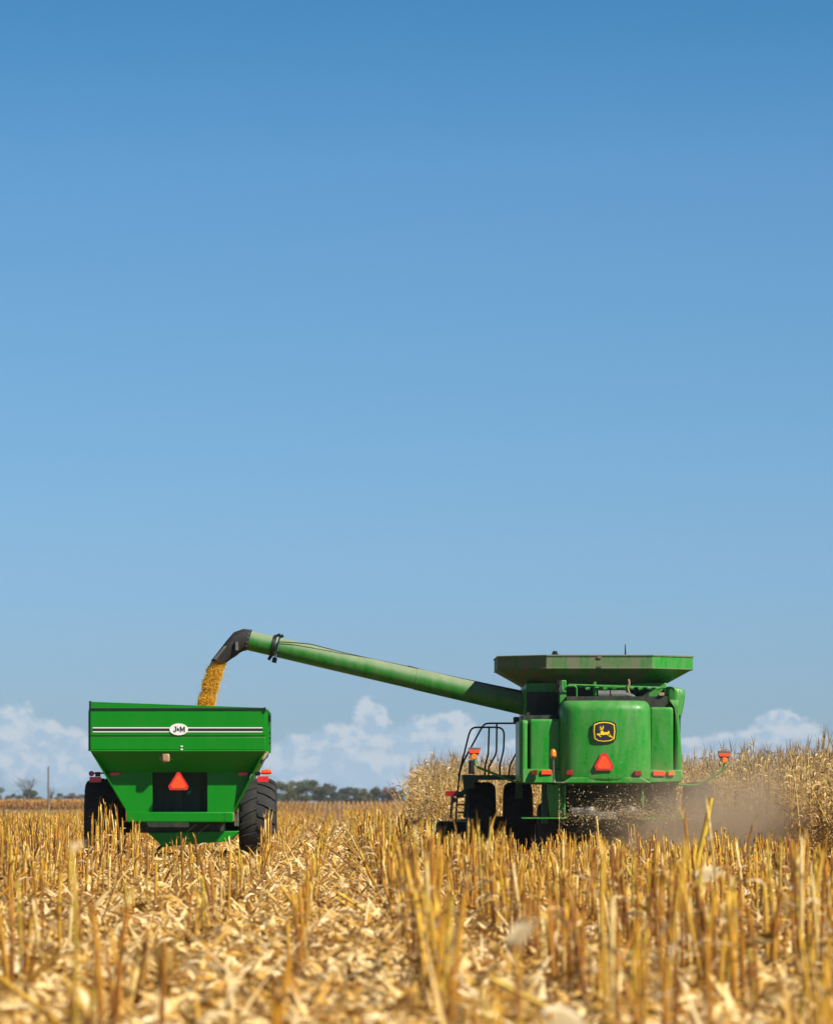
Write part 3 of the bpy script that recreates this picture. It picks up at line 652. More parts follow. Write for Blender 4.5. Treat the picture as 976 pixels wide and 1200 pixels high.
# right-hand corner details
m = MB(); 
for (a, b_, y0, y1) in ((313.2, 315.5, 834, 850), (314, 317.5, 838, 846)): m.pbox(a, b_, y0, y1, YG + .8, .5)
for yy in (858, 864, 870): m.pbox(313.5, 317, yy, yy + 2.2, YG + 1.2, .15)
m.build('tarp_latch', M['blackm'], ct)
for k, (mmk, o0) in enumerate((('tan', 0), ('blk', .07))):
    m = MB(); dx = .006
    a1 = Vector((xr, YG + .1, zk)); a2 = Vector((GX(273.5), ys_ + .02, GZ(952)))
    p1 = a1.lerp(a2, .12 + o0); p2 = a1.lerp(a2, .16 + o0)
    m.tube([p1 + Vector((.03, 0, 0)), Vector((xr + .01, YG + 1.5, zk - .02 - o0))], .03, 6); m.build('side_stripe', M[mmk], ct)
# stripes and oval badge
ya = YG - .004
MB().box(GX(109), GX(307.8), ya, ya + .003, GZ(853.5), GZ(852.3)).box(GX(109), GX(307.8), ya, ya + .003, GZ(858.1), GZ(857.0)).build('white_stripe', M['white'], hop)
MB().box(GX(109), GX(307.8), ya, ya + .003, GZ(857.0), GZ(853.5)).build('black_stripe', M['blk'], hop)
oc = P(209.8, 854.7, YG)
def ell(a, b_, n=36): return [(oc.x + a * math.cos(2 * math.pi * k / n), oc.z + b_ * math.sin(2 * math.pi * k / n)) for k in range(n)]
bo = MB().prism(ell(.187, .118), ya - .014, ya - .002).build('oval_badge', M['white'], hop)
m = MB(); ux, uz = .0105, .0115                     # letter strokes on a small grid round the oval's centre
for poly in ([(2.2, -5), (2.2, 5), (4.4, 5), (7, -.5), (9.6, 5), (11.8, 5), (11.8, -5), (9.8, -5), (9.8, 1.2), (7, -4.6), (4.2, 1.2), (4.2, -5)],
             [(-8.2, 5), (-3.8, 5), (-3.8, 3.8), (-4.7, 3.8), (-4.7, -2.6), (-5.8, -4.8), (-8.0, -5.2), (-10, -4.2), (-10.2, -2.2), (-8.6, -2.2), (-8.0, -3.6), (-7.0, -3.2), (-6.8, -2.0), (-6.8, 3.8), (-8.2, 3.8)]):
    m.prism([(oc.x + x_ * ux, oc.z + z_ * uz) for x_, z_ in poly], ya - .019, ya - .0145)
q = text_mb('&', (oc.x - .015, ya - .018, oc.z - .002), .075, .004, .003); m.add(q.v, q.f)
m.build('badge_lettering', M['blk'], bo)
# lower rear: plates either side of the recessed window
m = MB()
m.prism([(xlb - .0, zs), (GX(147.8), GZ(952)), (GX(178), GZ(952)), (GX(178), zs)], ys_, ys_ + .03)
m.build('rear_plate', M['cart'], ct); m = MB()
m.prism([(xrb, zs), (GX(242.7), zs), (GX(242.7), GZ(952)), (GX(273.5), GZ(952))], ys_, ys_ + .03)
m.build('rear_plate', M['cart'], ct)
m = MB(); yw = ys_ + .75
m.box(GX(176), GX(245), yw, yw + .03, GZ(954), zs + .1); m.box(GX(177), GX(178), ys_ + .03, yw, GZ(953), zs); m.box(GX(242.7), GX(243.7), ys_ + .03, yw, GZ(953), zs)
for px in (190, 232): m.box(GX(px), GX(px + 2), yw - .06, yw, GZ(952), zs)
m.box(GX(206), GX(212), yw - .1, yw, GZ(952), zs)
m.build('recessed_bay', M['dkgreen'], ct)
MB().box(GX(178), GX(243), ys_ + .1, ys_ + .16, zs - .04, zs + .0).box(GX(206.5), GX(211.5), YG + .16, ys_ + .4, GZ(918), GZ(912)).build('triangle_bracket', M['dkgreen'], ct)
smv(ct, [(207.8, 905), (211.2, 905), (221.3, 921.6), (219.6, 925.8), (199.2, 925.8), (197.5, 921.6)], YG + .14)
MB().box(GX(147.8), GX(273), ys_ - .14, ys_ + .1, GZ(963.6), GZ(951.6)).build('rear_beam', M['cart'], ct, bevel=.02)
MB().box(GX(262.4), GX(263), ys_ - .145, ys_ - .12, GZ(963.4), GZ(951.8)).build('beam_joint', M['dark'], ct)
# under-body: axle and low green sump
MB().box(GX(113), GX(308), ys_ + 1.6, ys_ + 2.0, .62, .86).box(GX(160), GX(262), ys_ + .3, ys_ + 3.4, GZ(976), GZ(955)).build('axle', M['dark'], ct)
m = MB(); m.loft([[(GX(190), ys_ + .2, GZ(993)), (GX(268), ys_ + .2, GZ(986)), (GX(268), ys_ + 3, GZ(986)), (GX(190), ys_ + 3, GZ(993))], [(GX(172), ys_ + .2, GZ(976)), (GX(280), ys_ + .2, GZ(974)), (GX(280), ys_ + 3, GZ(974)), (GX(172), ys_ + 3, GZ(976))]])
m.build('sump', M['cart'], ct, bevel=.02)
MB().tube([P(231, 965, YG + .6), P(219, 975, YG + .6)], .014, 6).build('brace_rod', M['greym'], ct)
MB().tube([P(245, 966, YG + .6), P(232, 977, YG + .6)], .014, 6).build('brace_rod', M['greym'], ct)
MB().pbox(275, 280, 951, 968, YG + 1.0, .3).build('axle_plate', M['greym'], ct)
MB().box(GX(195), GX(223), YG + DEP - .5, YG + DEP + 2.4, .55, .75).build('drawbar', M['dkgreen'], ct)
# lamps
MB().pbox(189.8, 199.2, 882.5, 893.2, YG + .02, .16).build('hopper_lamp', M['tan'], ct, bevel=.035)
MB().tube(arc([P(200, 889, YG + .16), P(207, 890.5, YG + .2), P(217, 889.5, YG + .22)], .05), .012, 6).pbox(187.4, 189.6, 885, 891, YG + .1, .1).build('lamp_cable', M['tan'], ct)
MB().pbox(212, 214.6, 873.8, 875.3, YG - .015, .02).pbox(212, 214.6, 877.3, 879, YG - .015, .02).build('decal_dots', M['white'], ct)
for (a, b_) in ((129, 140.5), (279, 290.5)): MB().pbox(a, b_, 904.6, 909.2, ys_ - .05, .06).build('tail_light', M['red'], ct, bevel=.012)
m = MB().pbox(109, 131, 905.2, 907, YG + .42, .06).pbox(112, 118, 904.6, 910, YG + .44, .05); m.build('lamp_bracket', M['blackm'], ct)
m = MB().pbox(287, 306, 905.6, 907, YG + .42, .06).pbox(299, 305, 904, 909, YG + .44, .05); m.build('lamp_bracket', M['blackm'], ct)
MB().pbox(105.3, 118.8, 910.3, 916.8, YG + .4, .04).build('reflector', M['red'], ct)
MB().pbox(301.8, 315, 909.6, 916.3, YG + .4, .04).build('reflector', M['red'], ct)
q = P(107.5, 906.6, YG + .4); MB().tube([(q.x, q.y, q.z), (q.x, q.y + .05, q.z)], .055, 18).build('side_lamp', M['dred'], ct, smooth=True)
m = MB(); q = P(309, 905, YG + .4); m.tube([(q.x - .05, q.y + .02, q.z), (q.x + .09, q.y + .02, q.z + .01), (q.x + .16, q.y + .02, q.z + .01)], [.045, .058, .04], 12); m.build('side_lamp', M['orange'], ct, smooth=True)
wheel((GX(123.5, 101.7), 101.7, .87), .87, .80, ct, 20, out=-1)
wheel((GX(302.5, 101.7), 101.7, .87), .87, .76, ct, 20, out=1)
# corn heaped inside the cart
n_ = 24; rings = []
for k in range(7):
    u = k / 6; rr = 1 - u
    rings.append([(ct.location.x + 1.7 * rr * math.cos(2 * math.pi * j / n_) * 1.0, YG + DEP / 2 + 2.2 * rr * math.sin(2 * math.pi * j / n_), 2.35 + .42 * u) for j in range(n_)])
gp = MB().loft(rings).build('corn_heap', M['grain'], None, smooth=True); tag(gp, 'heap of yellow shelled corn lying inside the green grain cart', 'corn', kind='stuff')

# ------------------------------------------------------------------ stream of falling corn
def kernels(n):
    """(n) small tilted kernels spread through the falling stream"""
    u = rng.random(n) ** .9
    zt_, zb_ = P(0, 774.5, YA).z, 2.75
    uu = [0, .28, .5, .75, 1.0]; le = np.interp(u, uu, [248.8, 239.0, 235.3, 228.5, 224.0]) + .8 * np.sin(u * 31); ri = np.interp(u, uu, [265.2, 258.2, 253.2, 250.6, 248.5]) + .6 * np.sin(u * 37)
    px_c = (le + ri) / 2; hw = (ri - le) / 2
    a = np.clip(rng.normal(0, .55, n), -1.02, 1.02); b_ = np.clip(rng.normal(0, .5, n), -1, 1); edge = 1.0
    x = (px_c + a * hw * edge - VX) / F * YA; y = YA + b_ * hw / F * YA * .9; z = zt_ + (zb_ - zt_) * u + rng.normal(0, .03, n)
    z = np.minimum(z, zt_ + .04)
    return np.stack([x, y, z], 1)
def flakes(c, sx, sy, seed=0):
    n = len(c); d = rng.normal(size=(n, 3)); d /= np.linalg.norm(d, axis=1)[:, None]; e = rng.normal(size=(n, 3)); e -= d * (e * d).sum(1)[:, None]; e /= np.linalg.norm(e, axis=1)[:, None]
    d = d * (np.asarray(sx) * np.ones(n))[:, None]; e = e * (np.asarray(sy) * np.ones(n))[:, None]
    V = np.stack([c - d - e, c + d - e, c + d + e, c - d + e], 1).reshape(-1, 3)
    return V, np.arange(4 * n).reshape(-1, 4), np.repeat(rng.random(n), 4)
kc = kernels(80000); s_ = np.where(rng.random(len(kc)) < .5, .0055, .008)
ks = kc[::60] + rng.normal(0, 1, (len(kc[::60]), 3)) * [.10, .10, .05]; ks[:, 2] = np.maximum(ks[:, 2], 2.9); kc = np.concatenate([kc, ks]); s_ = np.concatenate([s_, np.full(len(ks), .007)])
V, Q, rn = flakes(kc, s_, s_ * .75)
o = link('falling_corn', quads_mesh('falling_corn', V, Q, rn), M['grain']); tag(o, 'golden stream of shelled corn pouring from the black spout into the cart', 'corn', kind='stuff')

# ------------------------------------------------------------------ plants: vectorised leaf strips
def strips(basep, az, el0, length, width, bend, nseg=4, twist=None, roll=0.0, zmin=None):
    """curved, tapering leaf strips. returns V (n*(nseg+1)*2,3), Q"""
    n = len(az); p = basep.copy(); out = []
    prof = np.array([.55, 1.0, .95, .7, .35, .08, .03]) if nseg >= 5 else np.array([.6, 1.0, .8, .45, .08]) if nseg == 4 else np.array([.7, 1, .7, .15]) if nseg == 3 else np.array([.8, 1, .25])
    tw = np.zeros(n) if twist is None else twist
    for k in range(nseg + 1):
        e = el0 - bend * (k / nseg); 
        dirv = np.stack([np.cos(az) * np.cos(e), np.sin(az) * np.cos(e), np.sin(e)], 1)
        side = np.stack([-np.sin(az), np.cos(az), np.zeros(n)], 1); up = np.cross(dirv, side)
        t_ = roll + tw * (k / nseg); s2 = side * np.cos(t_)[:, None] + up * np.sin(t_)[:, None]
        wv = (width * prof[min(k, len(prof) - 1)])[:, None] * s2 * .5
        pp = p.copy()
        out.append(np.stack([pp - wv, pp + wv], 1))
        p = p + dirv * (length / nseg)[:, None]
    V = np.stack(out, 1)
    if zmin is not None: V[..., 2] = np.maximum(V[..., 2], zmin)
    m_ = (nseg + 1) * 2; V = V.reshape(n, m_, 3)
    q = np.array([[2 * k, 2 * k + 1, 2 * k + 3, 2 * k + 2] for k in range(nseg)])
    Q = (np.arange(n)[:, None, None] * m_ + q[None]).reshape(-1, 4)
    return V.reshape(-1, 3), Q, m_
class Bag:
    def __init__(s): s.V = []; s.Q = []; s.r = []; s.h = []; s.m = []; s.k = 0
    def add(s, V, Q, r, h=None, mi=0):
        s.V.append(V); s.Q.append(Q + s.k); s.r.append(np.broadcast_to(r, (len(V),))); s.h.append(np.zeros(len(V)) if h is None else h); s.m.append(np.full(len(Q), mi)); s.k += len(V)
    def arrays(s): return np.concatenate(s.V), np.concatenate(s.Q), np.concatenate(s.r), np.concatenate(s.h), np.concatenate(s.m)
    def obj(s, name, mats, parent=None, smooth=False):
        V, Q, r, h, m = s.arrays(); return link(name, quads_mesh(name, V, Q, r, h, m, smooth), mats, parent)
def tube_np(pts, rad, n=6):
    pts = np.asarray(pts, float); k = len(pts); out = []
    for i in range(k):
        d = pts[min(i + 1, k - 1)] - pts[max(i - 1, 0)]; d = d / np.linalg.norm(d); a = np.cross(d, [1, .1, 0]); a /= np.linalg.norm(a); b_ = np.cross(d, a)
        th = np.arange(n) * 2 * np.pi / n; out.append(pts[i] + rad[i] * (np.cos(th)[:, None] * a + np.sin(th)[:, None] * b_))
    V = np.concatenate(out); Q = []
    for i in range(k - 1):
        for j in range(n): Q.append([i * n + j, i * n + (j + 1) % n, (i + 1) * n + (j + 1) % n, (i + 1) * n + j])
    return V, np.array(Q)

# --- cut stalk prototypes (unit height scaled later)
def stub_proto(seed, nseg=6, n=6, leaves=3):
    r_ = np.random.default_rng(seed); h = r_.uniform(.42, .72); st = Bag(); lf = Bag()
    bx, by_ = r_.normal(0, .03, 2); zz = np.linspace(0, h, nseg); pts = np.stack([bx * (zz / h) ** 2, by_ * (zz / h) ** 2, zz], 1)
    rad = np.interp(zz / h, [0, .1, 1], [.019, .0145, .0115]); rad = rad * (1 + .16 * (np.arange(nseg) % 2))
    V, Q = tube_np(pts, rad, n)
    V[-n:, 2] += r_.uniform(-.05, .05, n)                      # ragged cut
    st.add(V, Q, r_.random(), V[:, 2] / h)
    # a frayed sliver standing up from the cut
    V, Q, mm_ = strips(pts[-1:] + [[0, 0, -.05]], np.array([r_.uniform(0, 6.28)]), np.array([r_.uniform(1.2, 1.5)]), np.array([r_.uniform(.06, .16)]), np.array([.016]), np.array([r_.uniform(.1, .9)]), 2)
    st.add(V, Q, r_.random(), np.full(len(V), 1.0))
    k = leaves + r_.integers(0, 2)
    if k:
        zs_ = r_.uniform(.08, .85, k) * h
        bp_ = np.stack([bx * (zs_ / h) ** 2, by_ * (zs_ / h) ** 2, zs_], 1)
        V, Q, mm_ = strips(bp_, r_.uniform(0, 6.28, k), r_.uniform(.5, 1.45, k), r_.uniform(.10, .27, k), r_.uniform(.016, .036, k), r_.uniform(1.2, 3.0, k), 4, r_.uniform(-1.5, 1.5, k))
        lf.add(V, Q, np.repeat(r_.random(k), mm_))
    return st, lf, h
N_P = 14
near_protos = [stub_proto(100 + i, 9, 8, 3) for i in range(N_P)]
far_protos = [stub_proto(100 + i, 4, 4, 2) for i in range(N_P)]
def xform(V, x, y, z, rz, tilt, taz, sc):
    """V (m,3), per-instance params (n,) -> (n,m,3)"""
    V = V[None] * np.stack([sc, sc, sc], -1)[:, None, :] if sc.ndim == 1 else V[None] * sc[:, None, :]
    c, s = np.cos(rz)[:, None], np.sin(rz)[:, None]
    X_, Y_, Z_ = V[..., 0] * c - V[..., 1] * s, V[..., 0] * s + V[..., 1] * c, V[..., 2]
    ca, sa = np.cos(taz)[:, None], np.sin(taz)[:, None]; ct_, st_ = np.cos(tilt)[:, None], np.sin(tilt)[:, None]
    u = X_ * ca + Y_ * sa; v = -X_ * sa + Y_ * ca; u2 = u * ct_ + Z_ * st_; z2 = -u * st_ + Z_ * ct_
    return np.stack([u2 * ca - v * sa + x[:, None], u2 * sa + v * ca + y[:, None], z2 + z[:, None]], -1)
def scatter(name, mats, protos, pidx, x, y, z, rz, tilt, taz, sc, label, cat):
    bag = Bag()
    for i in range(len(protos)):
        k = np.where(pidx == i)[0]
        if not len(k): continue
        pr_ = rng.random(len(k))
        for mi, b_ in enumerate(protos[i]):
            if not isinstance(b_, Bag) or not b_.V: continue
            V, Q, r, h, m_ = b_.arrays()
            W_ = xform(V, x[k], y[k], z[k], rz[k], tilt[k], taz[k], sc[k])
            QQ = (Q[None] + (np.arange(len(k)) * len(V))[:, None, None]).reshape(-1, 4)
            bag.add(W_.reshape(-1, 3), QQ, ((r[None] + pr_[:, None]) % 1).ravel(), np.broadcast_to(h[None], (len(k), len(V))).ravel(), mi)
    o = bag.obj(name, mats); tag(o, label, cat, kind='stuff'); return o

# --- where the stubble stands
def left_edge(Y): return (-60 - VX) / F * Y - 2.2
def right_edge(Y): return (1030 - VX) / F * Y + 2.2
SX, SY, SK = [], [], []
for j in range(-90, 60):
    xr_ = ROW0 + j * ROWS
    y = 15.0
    dense = 1.0 if (xr_ > .4 or xr_ < -3.4) else .75           # the left half was driven over
    while y < 420:
        y += (random.uniform(.09, .19) if xr_ > .4 else random.uniform(.11, .22)) if y < 130 else (random.uniform(.18, .4) if y < 220 else random.uniform(.5, 1.1))
        if xr_ < left_edge(y) or xr_ > right_edge(y): continue
        if xr_ > 8.3 and y > 85.5: continue                        # uncut corn on the right
        if xr_ > 2.1 and y > 107.5: continue                       # uncut corn ahead
        if xr_ < .4 and y < 55 and random.random() < .38: continue
        if y < 27 and random.random() > (.16 if y < 22 else .4): continue
        clump = math.sin(y * .9 + j * 1.7) + math.sin(y * .37 + j * 2.3) + .6 * math.sin(y * 2.3 + j)
        keep = dense * (1.0 if clump > (-.6 if xr_ > .4 else .1) else .22)
        if -3.2 < xr_ < -1.8 and 40 < y < 99: keep *= .35           # wheel track of the cart
        if y > 110: keep = 1
        if random.random() > keep: continue
        xx = xr_ + random.gauss(0, .028)
        if -5.6 < xx < -1.2 and 97.5 < y < 107: continue           # beneath cart
        if 2.5 < xx < 8.2 and 100.2 < y < 108: continue
        SX.append(xx); SY.append(y); SK.append(j)
SX, SY, SK = map(np.array, (SX, SY, SK))
n = len(SX)
pidx = rng.integers(0, N_P, n); rz = rng.uniform(0, 6.28, n)
lean = np.abs(rng.normal(0, .075, n)); kn = rng.random(n) < np.where((SX < .4) & (SX > -3.4), .14, .10); lean = np.where(kn, rng.uniform(.4, 1.25, n), lean)
taz = rng.uniform(0, 6.28, n)
hs = rng.uniform(.72, 1.2, n) * np.where((SX < .4) & (SX > -3.4), .95, 1.12) * np.where(SY > 45, 1.02, 1.0) * (1 + .18 * np.sin(SK * 2.1) * np.sin(SY * .21)); hs = np.where(rng.random(n) < .25, hs * rng.uniform(.35, .8, n), hs); hs = np.where(rng.random(n) < .025, hs * 1.3, hs)
sc3 = np.stack([np.clip(hs, .8, 1.05) * rng.uniform(.65, 1.2, n)] * 2 + [hs], -1)
hs = np.where(((np.abs(SX + 1.2) < .3) | ((SX < -3.6) & (SX > -5.4))) & (SY > 78) & (SY < 99), hs * 1.3, hs); hs = np.where(SX < .4, hs * .9, hs); hs = np.where((SX > 2.2) & (SX < 9.5) & (SY > 52), hs * .76, hs); sc3[:, 2] = hs
order = np.argsort(SY + 1000 * ((SX * F / SY + VX < -5) | (SX * F / SY + VX > 981)))
first, rest = order[:300], order[300:]
lab = 'cut golden corn stalk stub standing in a stubble row in the near foreground'
# prototypes as datablocks shared by the copies
stub_me, leaf_me = [], []
for i, (st, lf, h) in enumerate(near_protos):
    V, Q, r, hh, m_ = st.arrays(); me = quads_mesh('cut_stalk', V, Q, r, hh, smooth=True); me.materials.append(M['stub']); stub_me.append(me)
    V, Q, r, hh, m_ = lf.arrays(); me = quads_mesh('foliage', V, Q, r, hh, smooth=True); me.materials.append(M['husk']); leaf_me.append(me)
for i in first:
    p = pidx[i]
    o = bpy.data.objects.new('corn_stub', stub_me[p]); col.objects.link(o)
    ax_ = Vector((-math.sin(taz[i]), math.cos(taz[i]), 0))
    Mx = Matrix.Translation((SX[i], SY[i], -.02)) @ Matrix.Rotation(lean[i], 4, ax_) @ Matrix.Rotation(rz[i], 4, 'Z') @ Matrix.Diagonal((*sc3[i], 1))
    o.matrix_world = Mx; tag(o, lab, 'corn stub', 'cut corn stalk stubs in the stubble rows')
    l_ = bpy.data.objects.new('foliage', leaf_me[p]); col.objects.link(l_); l_.parent = o
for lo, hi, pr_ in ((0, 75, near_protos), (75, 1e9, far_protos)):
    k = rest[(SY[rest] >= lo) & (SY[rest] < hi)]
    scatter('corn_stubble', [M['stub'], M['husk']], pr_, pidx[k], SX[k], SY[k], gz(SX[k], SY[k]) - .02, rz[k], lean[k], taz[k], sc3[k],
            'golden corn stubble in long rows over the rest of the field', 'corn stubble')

# --- litter of husks and leaves on the ground
def litter(y0, y1, dens, lo, hi, nseg, wid, zt_=.10):
    area = (.168 * 1.12) * (y1 * y1 - y0 * y0) / 2 + 3.6 * (y1 - y0); n = int(area * dens)
    y = np.sqrt(rng.uniform(y0 * y0, y1 * y1, n)); x = rng.uniform(-70, 1040, n); x = (x - VX) / F * y; x = x + (x - .2) / (.084 * y + .01) * 1.8
    ph = ((x - ROW0) / ROWS) % 1; 
    z = np.abs(rng.normal(0, zt_ * .5, n)) + .01 + gz(x, y)
    az = rng.uniform(0, 6.28, n); e0 = rng.normal(.12, .42, n); ln = rng.uniform(lo, hi, n) * np.where(rng.random(n) < .06, 1.7, 1.0)
    off_ = np.abs(ph - .5) * 2; global RND; RND = np.clip(rng.random(n) ** (.62 + 1.1 * off_ ** 2), 0, 1)
    return strips(np.stack([x, y, z], 1), az, e0, ln, rng.uniform(.35, 1.3, n) * wid, rng.uniform(-.3, 1.7, n), nseg, rng.uniform(-2.2, 2.2, n), zmin=None), n
bag = Bag()
for args in ((14, 30, 230, .06, .24, 4, .060), (30, 52, 230, .06, .24, 4, .056), (52, 80, 150, .08, .27, 3, .056), (80, 125, 70, .10, .32, 3, .06), (125, 260, 14, .15, .5, 2, .07)):
    (V, Q, mm_), n = litter(*args); bag.add(V, Q, np.repeat(RND, mm_))
# broken pieces of stalk lying about
n = 5200; y = np.sqrt(rng.uniform(14 ** 2, 110 ** 2, n)); x = (rng.uniform(-60, 1030, n) - VX) / F * y
V, Q, mm_ = strips(np.stack([x, y, rng.uniform(.03, .14, n)], 1), rng.uniform(0, 6.28, n), rng.normal(.1, .3, n), rng.uniform(.25, .8, n), rng.uniform(.016, .026, n), rng.uniform(-.1, .25, n), 2)
bag.add(V, Q, np.repeat(rng.uniform(.2, 1, n), mm_))
o = bag.obj('corn_litter', M['litter']); tag(o, 'pale dry husks and leaf litter covering the ground between the stubble rows', 'litter', kind='stuff')

# --- standing corn
def corn_proto(seed, hi=True):
    r_ = np.random.default_rng(seed); h = r_.uniform(2.0, 2.5); st, lf, ts = Bag(), Bag(), Bag(); ear = Bag()
    k = 7 if hi else 4; zz = np.linspace(0, h, k); bx, by_ = r_.normal(0, .10, 2)
    pts = np.stack([bx * (zz / h) ** 2, by_ * (zz / h) ** 2, zz], 1); V, Q = tube_np(pts, np.interp(zz / h, [0, 1], [.017, .008]), 5 if hi else 3)
    st.add(V, Q, r_.random(), V[:, 2] / 2.5)
    nl = 18 if hi else 12; zl = np.linspace(.2, .97, nl) * h + r_.uniform(-.04, .04, nl); bp_ = np.stack([bx * (zl / h) ** 2, by_ * (zl / h) ** 2, zl], 1)
    a0 = r_.uniform(0, 6.28); az = a0 + (np.arange(nl) % 2) * np.pi + r_.normal(0, .7, nl)
    V, Q, mm_ = strips(bp_, az, r_.uniform(.7, 1.5, nl), r_.uniform(.18, .50, nl) * (1.1 - .55 * zl / h), r_.uniform(.022, .052, nl), r_.uniform(1.2, 3.0, nl), 5 if hi else 3, r_.uniform(-3, 3, nl))
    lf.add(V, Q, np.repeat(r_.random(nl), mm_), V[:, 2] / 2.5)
    ez = h * r_.uniform(.40, .52); ea = r_.uniform(0, 6.28); d = np.array([math.cos(ea) * .6, math.sin(ea) * .6, -.5 if r_.random() < .6 else .6]); d /= np.linalg.norm(d)
    p0 = np.array([bx * .2, by_ * .2, ez]); tt = np.array([0, .3, .75, 1]); V, Q = tube_np(p0 + d * (tt * .24)[:, None], [.012, .032, .026, .006], 6 if hi else 4)
    ear.add(V, Q, r_.random(), V[:, 2] / 2.5)
    nt = 6 if hi else 2; top_ = np.repeat(pts[-1:], nt, 0); V, Q, mm_ = strips(top_ - [[0, 0, .03]], r_.uniform(0, 6.28, nt), r_.uniform(1.1, 1.55, nt), r_.uniform(.14, .42, nt), np.full(nt, .011), r_.uniform(0, .6, nt), 3)
    ts.add(V, Q, np.repeat(r_.random(nt), mm_), np.ones(len(V)))
    return st, lf, ear, ts
CP = [corn_proto(500 + i) for i in range(12)]; CPF = [corn_proto(500 + i, False) for i in range(12)]
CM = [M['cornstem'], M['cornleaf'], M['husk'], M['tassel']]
cxs, cys = [], []
for j in range(-60, 60):
    xr_ = ROW0 + j * ROWS * .5 if False else ROW0 + j * ROWS
    for half in (0,):
        y = 84.0
        while y < 400:
            y += random.uniform(.10, .2) if y < 170 else random.uniform(.25, .5)
            for dx in ((0, ROWS / 2) if y < 200 else (0,)):
                xx = xr_ + dx + random.gauss(0, .05)
                if xx > right_edge(y) + 1.5: continue
                if xx > 8.55 and y > 84.0 + .9 * math.sin(xx * 3.7) : 
                    depth = min(xx - 8.55, (y - 84)) 
                    if y > 150 and xx > 14: 
                        if random.random() < .5: continue
                    cxs.append(xx); cys.append(y)
                elif 2.3 < xx <= 8.55 and y > 112.2:
                    if y > 135 and xx > 5.0: continue
                    if y > 158 and (y > 215 or random.random() < .9): continue
                    cxs.append(xx); cys.append(y)
cxs, cys = np.array(cxs), np.array(cys); n = len(cxs)
cp = rng.integers(0, 12, n); crz = rng.uniform(0, 6.28, n); cl = np.abs(rng.normal(0, .05, n)); cl = np.where(rng.random(n) < .06, rng.uniform(.2, .7, n), cl); cta = rng.uniform(0, 6.28, n)
cs = rng.normal(.87, .07, n) * np.where(cxs < 8.5, .93, .98) * np.where((cys > 158) & (cxs < 8.5), .6, 1) * np.where((cys > 130) & (cys <= 158) & (cxs < 8.5), 1.06, 1); cs3 = np.stack([cs * rng.uniform(.85, 1.15, n)] * 2 + [cs], -1)
ppx = cxs * F / cys + VX
# plants along the open face are the ones that show largest
face = np.where((cxs > 8.5), np.minimum((cxs - 8.5) * 3.0, 99) + (cys - 84) * .35, 30 + np.minimum(cys - 112, (cxs - 2.1) * 4))
face = face + 500 * ((ppx > 985) | (ppx < 430))
order = np.argsort(face); first, rest = order[:300], order[300:]
pm = []
for pr_ in CP:
    row = []
    for b_, nm, mm_ in zip(pr_, ('stalk', 'foliage', 'ear_husk', 'tassel'), CM):
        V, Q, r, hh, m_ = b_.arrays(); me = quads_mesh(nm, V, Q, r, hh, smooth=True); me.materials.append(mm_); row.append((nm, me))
    pm.append(row)
for i in first:
    right = cxs[i] > 8.5
    o = bpy.data.objects.new('corn_plant', None); col.objects.link(o); o.empty_display_size = .1
    ax_ = Vector((-math.sin(cta[i]), math.cos(cta[i]), 0))
    o.matrix_world = Matrix.Translation((cxs[i], cys[i], -.02)) @ Matrix.Rotation(cl[i], 4, ax_) @ Matrix.Rotation(crz[i], 4, 'Z') @ Matrix.Diagonal((*cs3[i], 1))
    if right: tag(o, 'tall dry standing corn plant at the edge of the uncut corn right of the combine', 'corn plant', 'uncut corn plants right of the combine')
    else: tag(o, 'tall dry standing corn plant in the uncut corn ahead of the combine', 'corn plant', 'uncut corn plants ahead of the combine')
    for nm, me in pm[cp[i]]:
        c_ = bpy.data.objects.new(nm, me); col.objects.link(c_); c_.parent = o
for lo, hi, pr_ in ((0, 125, CP), (125, 1e9, CPF)):
    k = rest[(cys[rest] >= lo) & (cys[rest] < hi)]
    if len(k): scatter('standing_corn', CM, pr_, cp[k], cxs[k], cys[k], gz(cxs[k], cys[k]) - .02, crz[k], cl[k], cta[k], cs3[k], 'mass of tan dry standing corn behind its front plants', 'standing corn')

# --- far corn on the rise, rows running straight away
fx, fy = [], []
for j in range(-24, 30):
    for y in np.arange(770, 975, .55):
        fx.append(ROW0 + j * ROWS + random.gauss(0, .06)); fy.append(y + random.uniform(-.2, .2))
fx, fy = np.array(fx), np.array(fy); n = len(fx)
bag = Bag(); gz_ = gz(fx, fy)
for q in range(5):
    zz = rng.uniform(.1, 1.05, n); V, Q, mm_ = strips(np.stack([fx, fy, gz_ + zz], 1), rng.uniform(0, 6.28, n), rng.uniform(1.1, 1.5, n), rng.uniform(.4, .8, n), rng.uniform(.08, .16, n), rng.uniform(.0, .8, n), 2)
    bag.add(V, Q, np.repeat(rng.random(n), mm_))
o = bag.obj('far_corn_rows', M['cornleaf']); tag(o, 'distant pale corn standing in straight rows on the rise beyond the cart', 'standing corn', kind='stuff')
n = 15000; fx = rng.uniform(-78, -30, n); fy = rng.uniform(955, 985, n)
bag = Bag()
for q in range(3):
    zz = rng.uniform(0, 1.5, n); V, Q, mm_ = strips(np.stack([fx, fy, gz(fx, fy) + zz], 1), rng.uniform(0, 6.28, n), rng.uniform(.6, 1.5, n), rng.uniform(.4, .8, n), rng.uniform(.1, .2, n), rng.uniform(.2, 2, n), 2)
    bag.add(V, Q, np.repeat(rng.random(n), mm_))
o = bag.obj('far_corn_strip', M['cornleaf']); tag(o, 'distant low strip of standing corn below the trees on the far left', 'standing corn', kind='stuff')

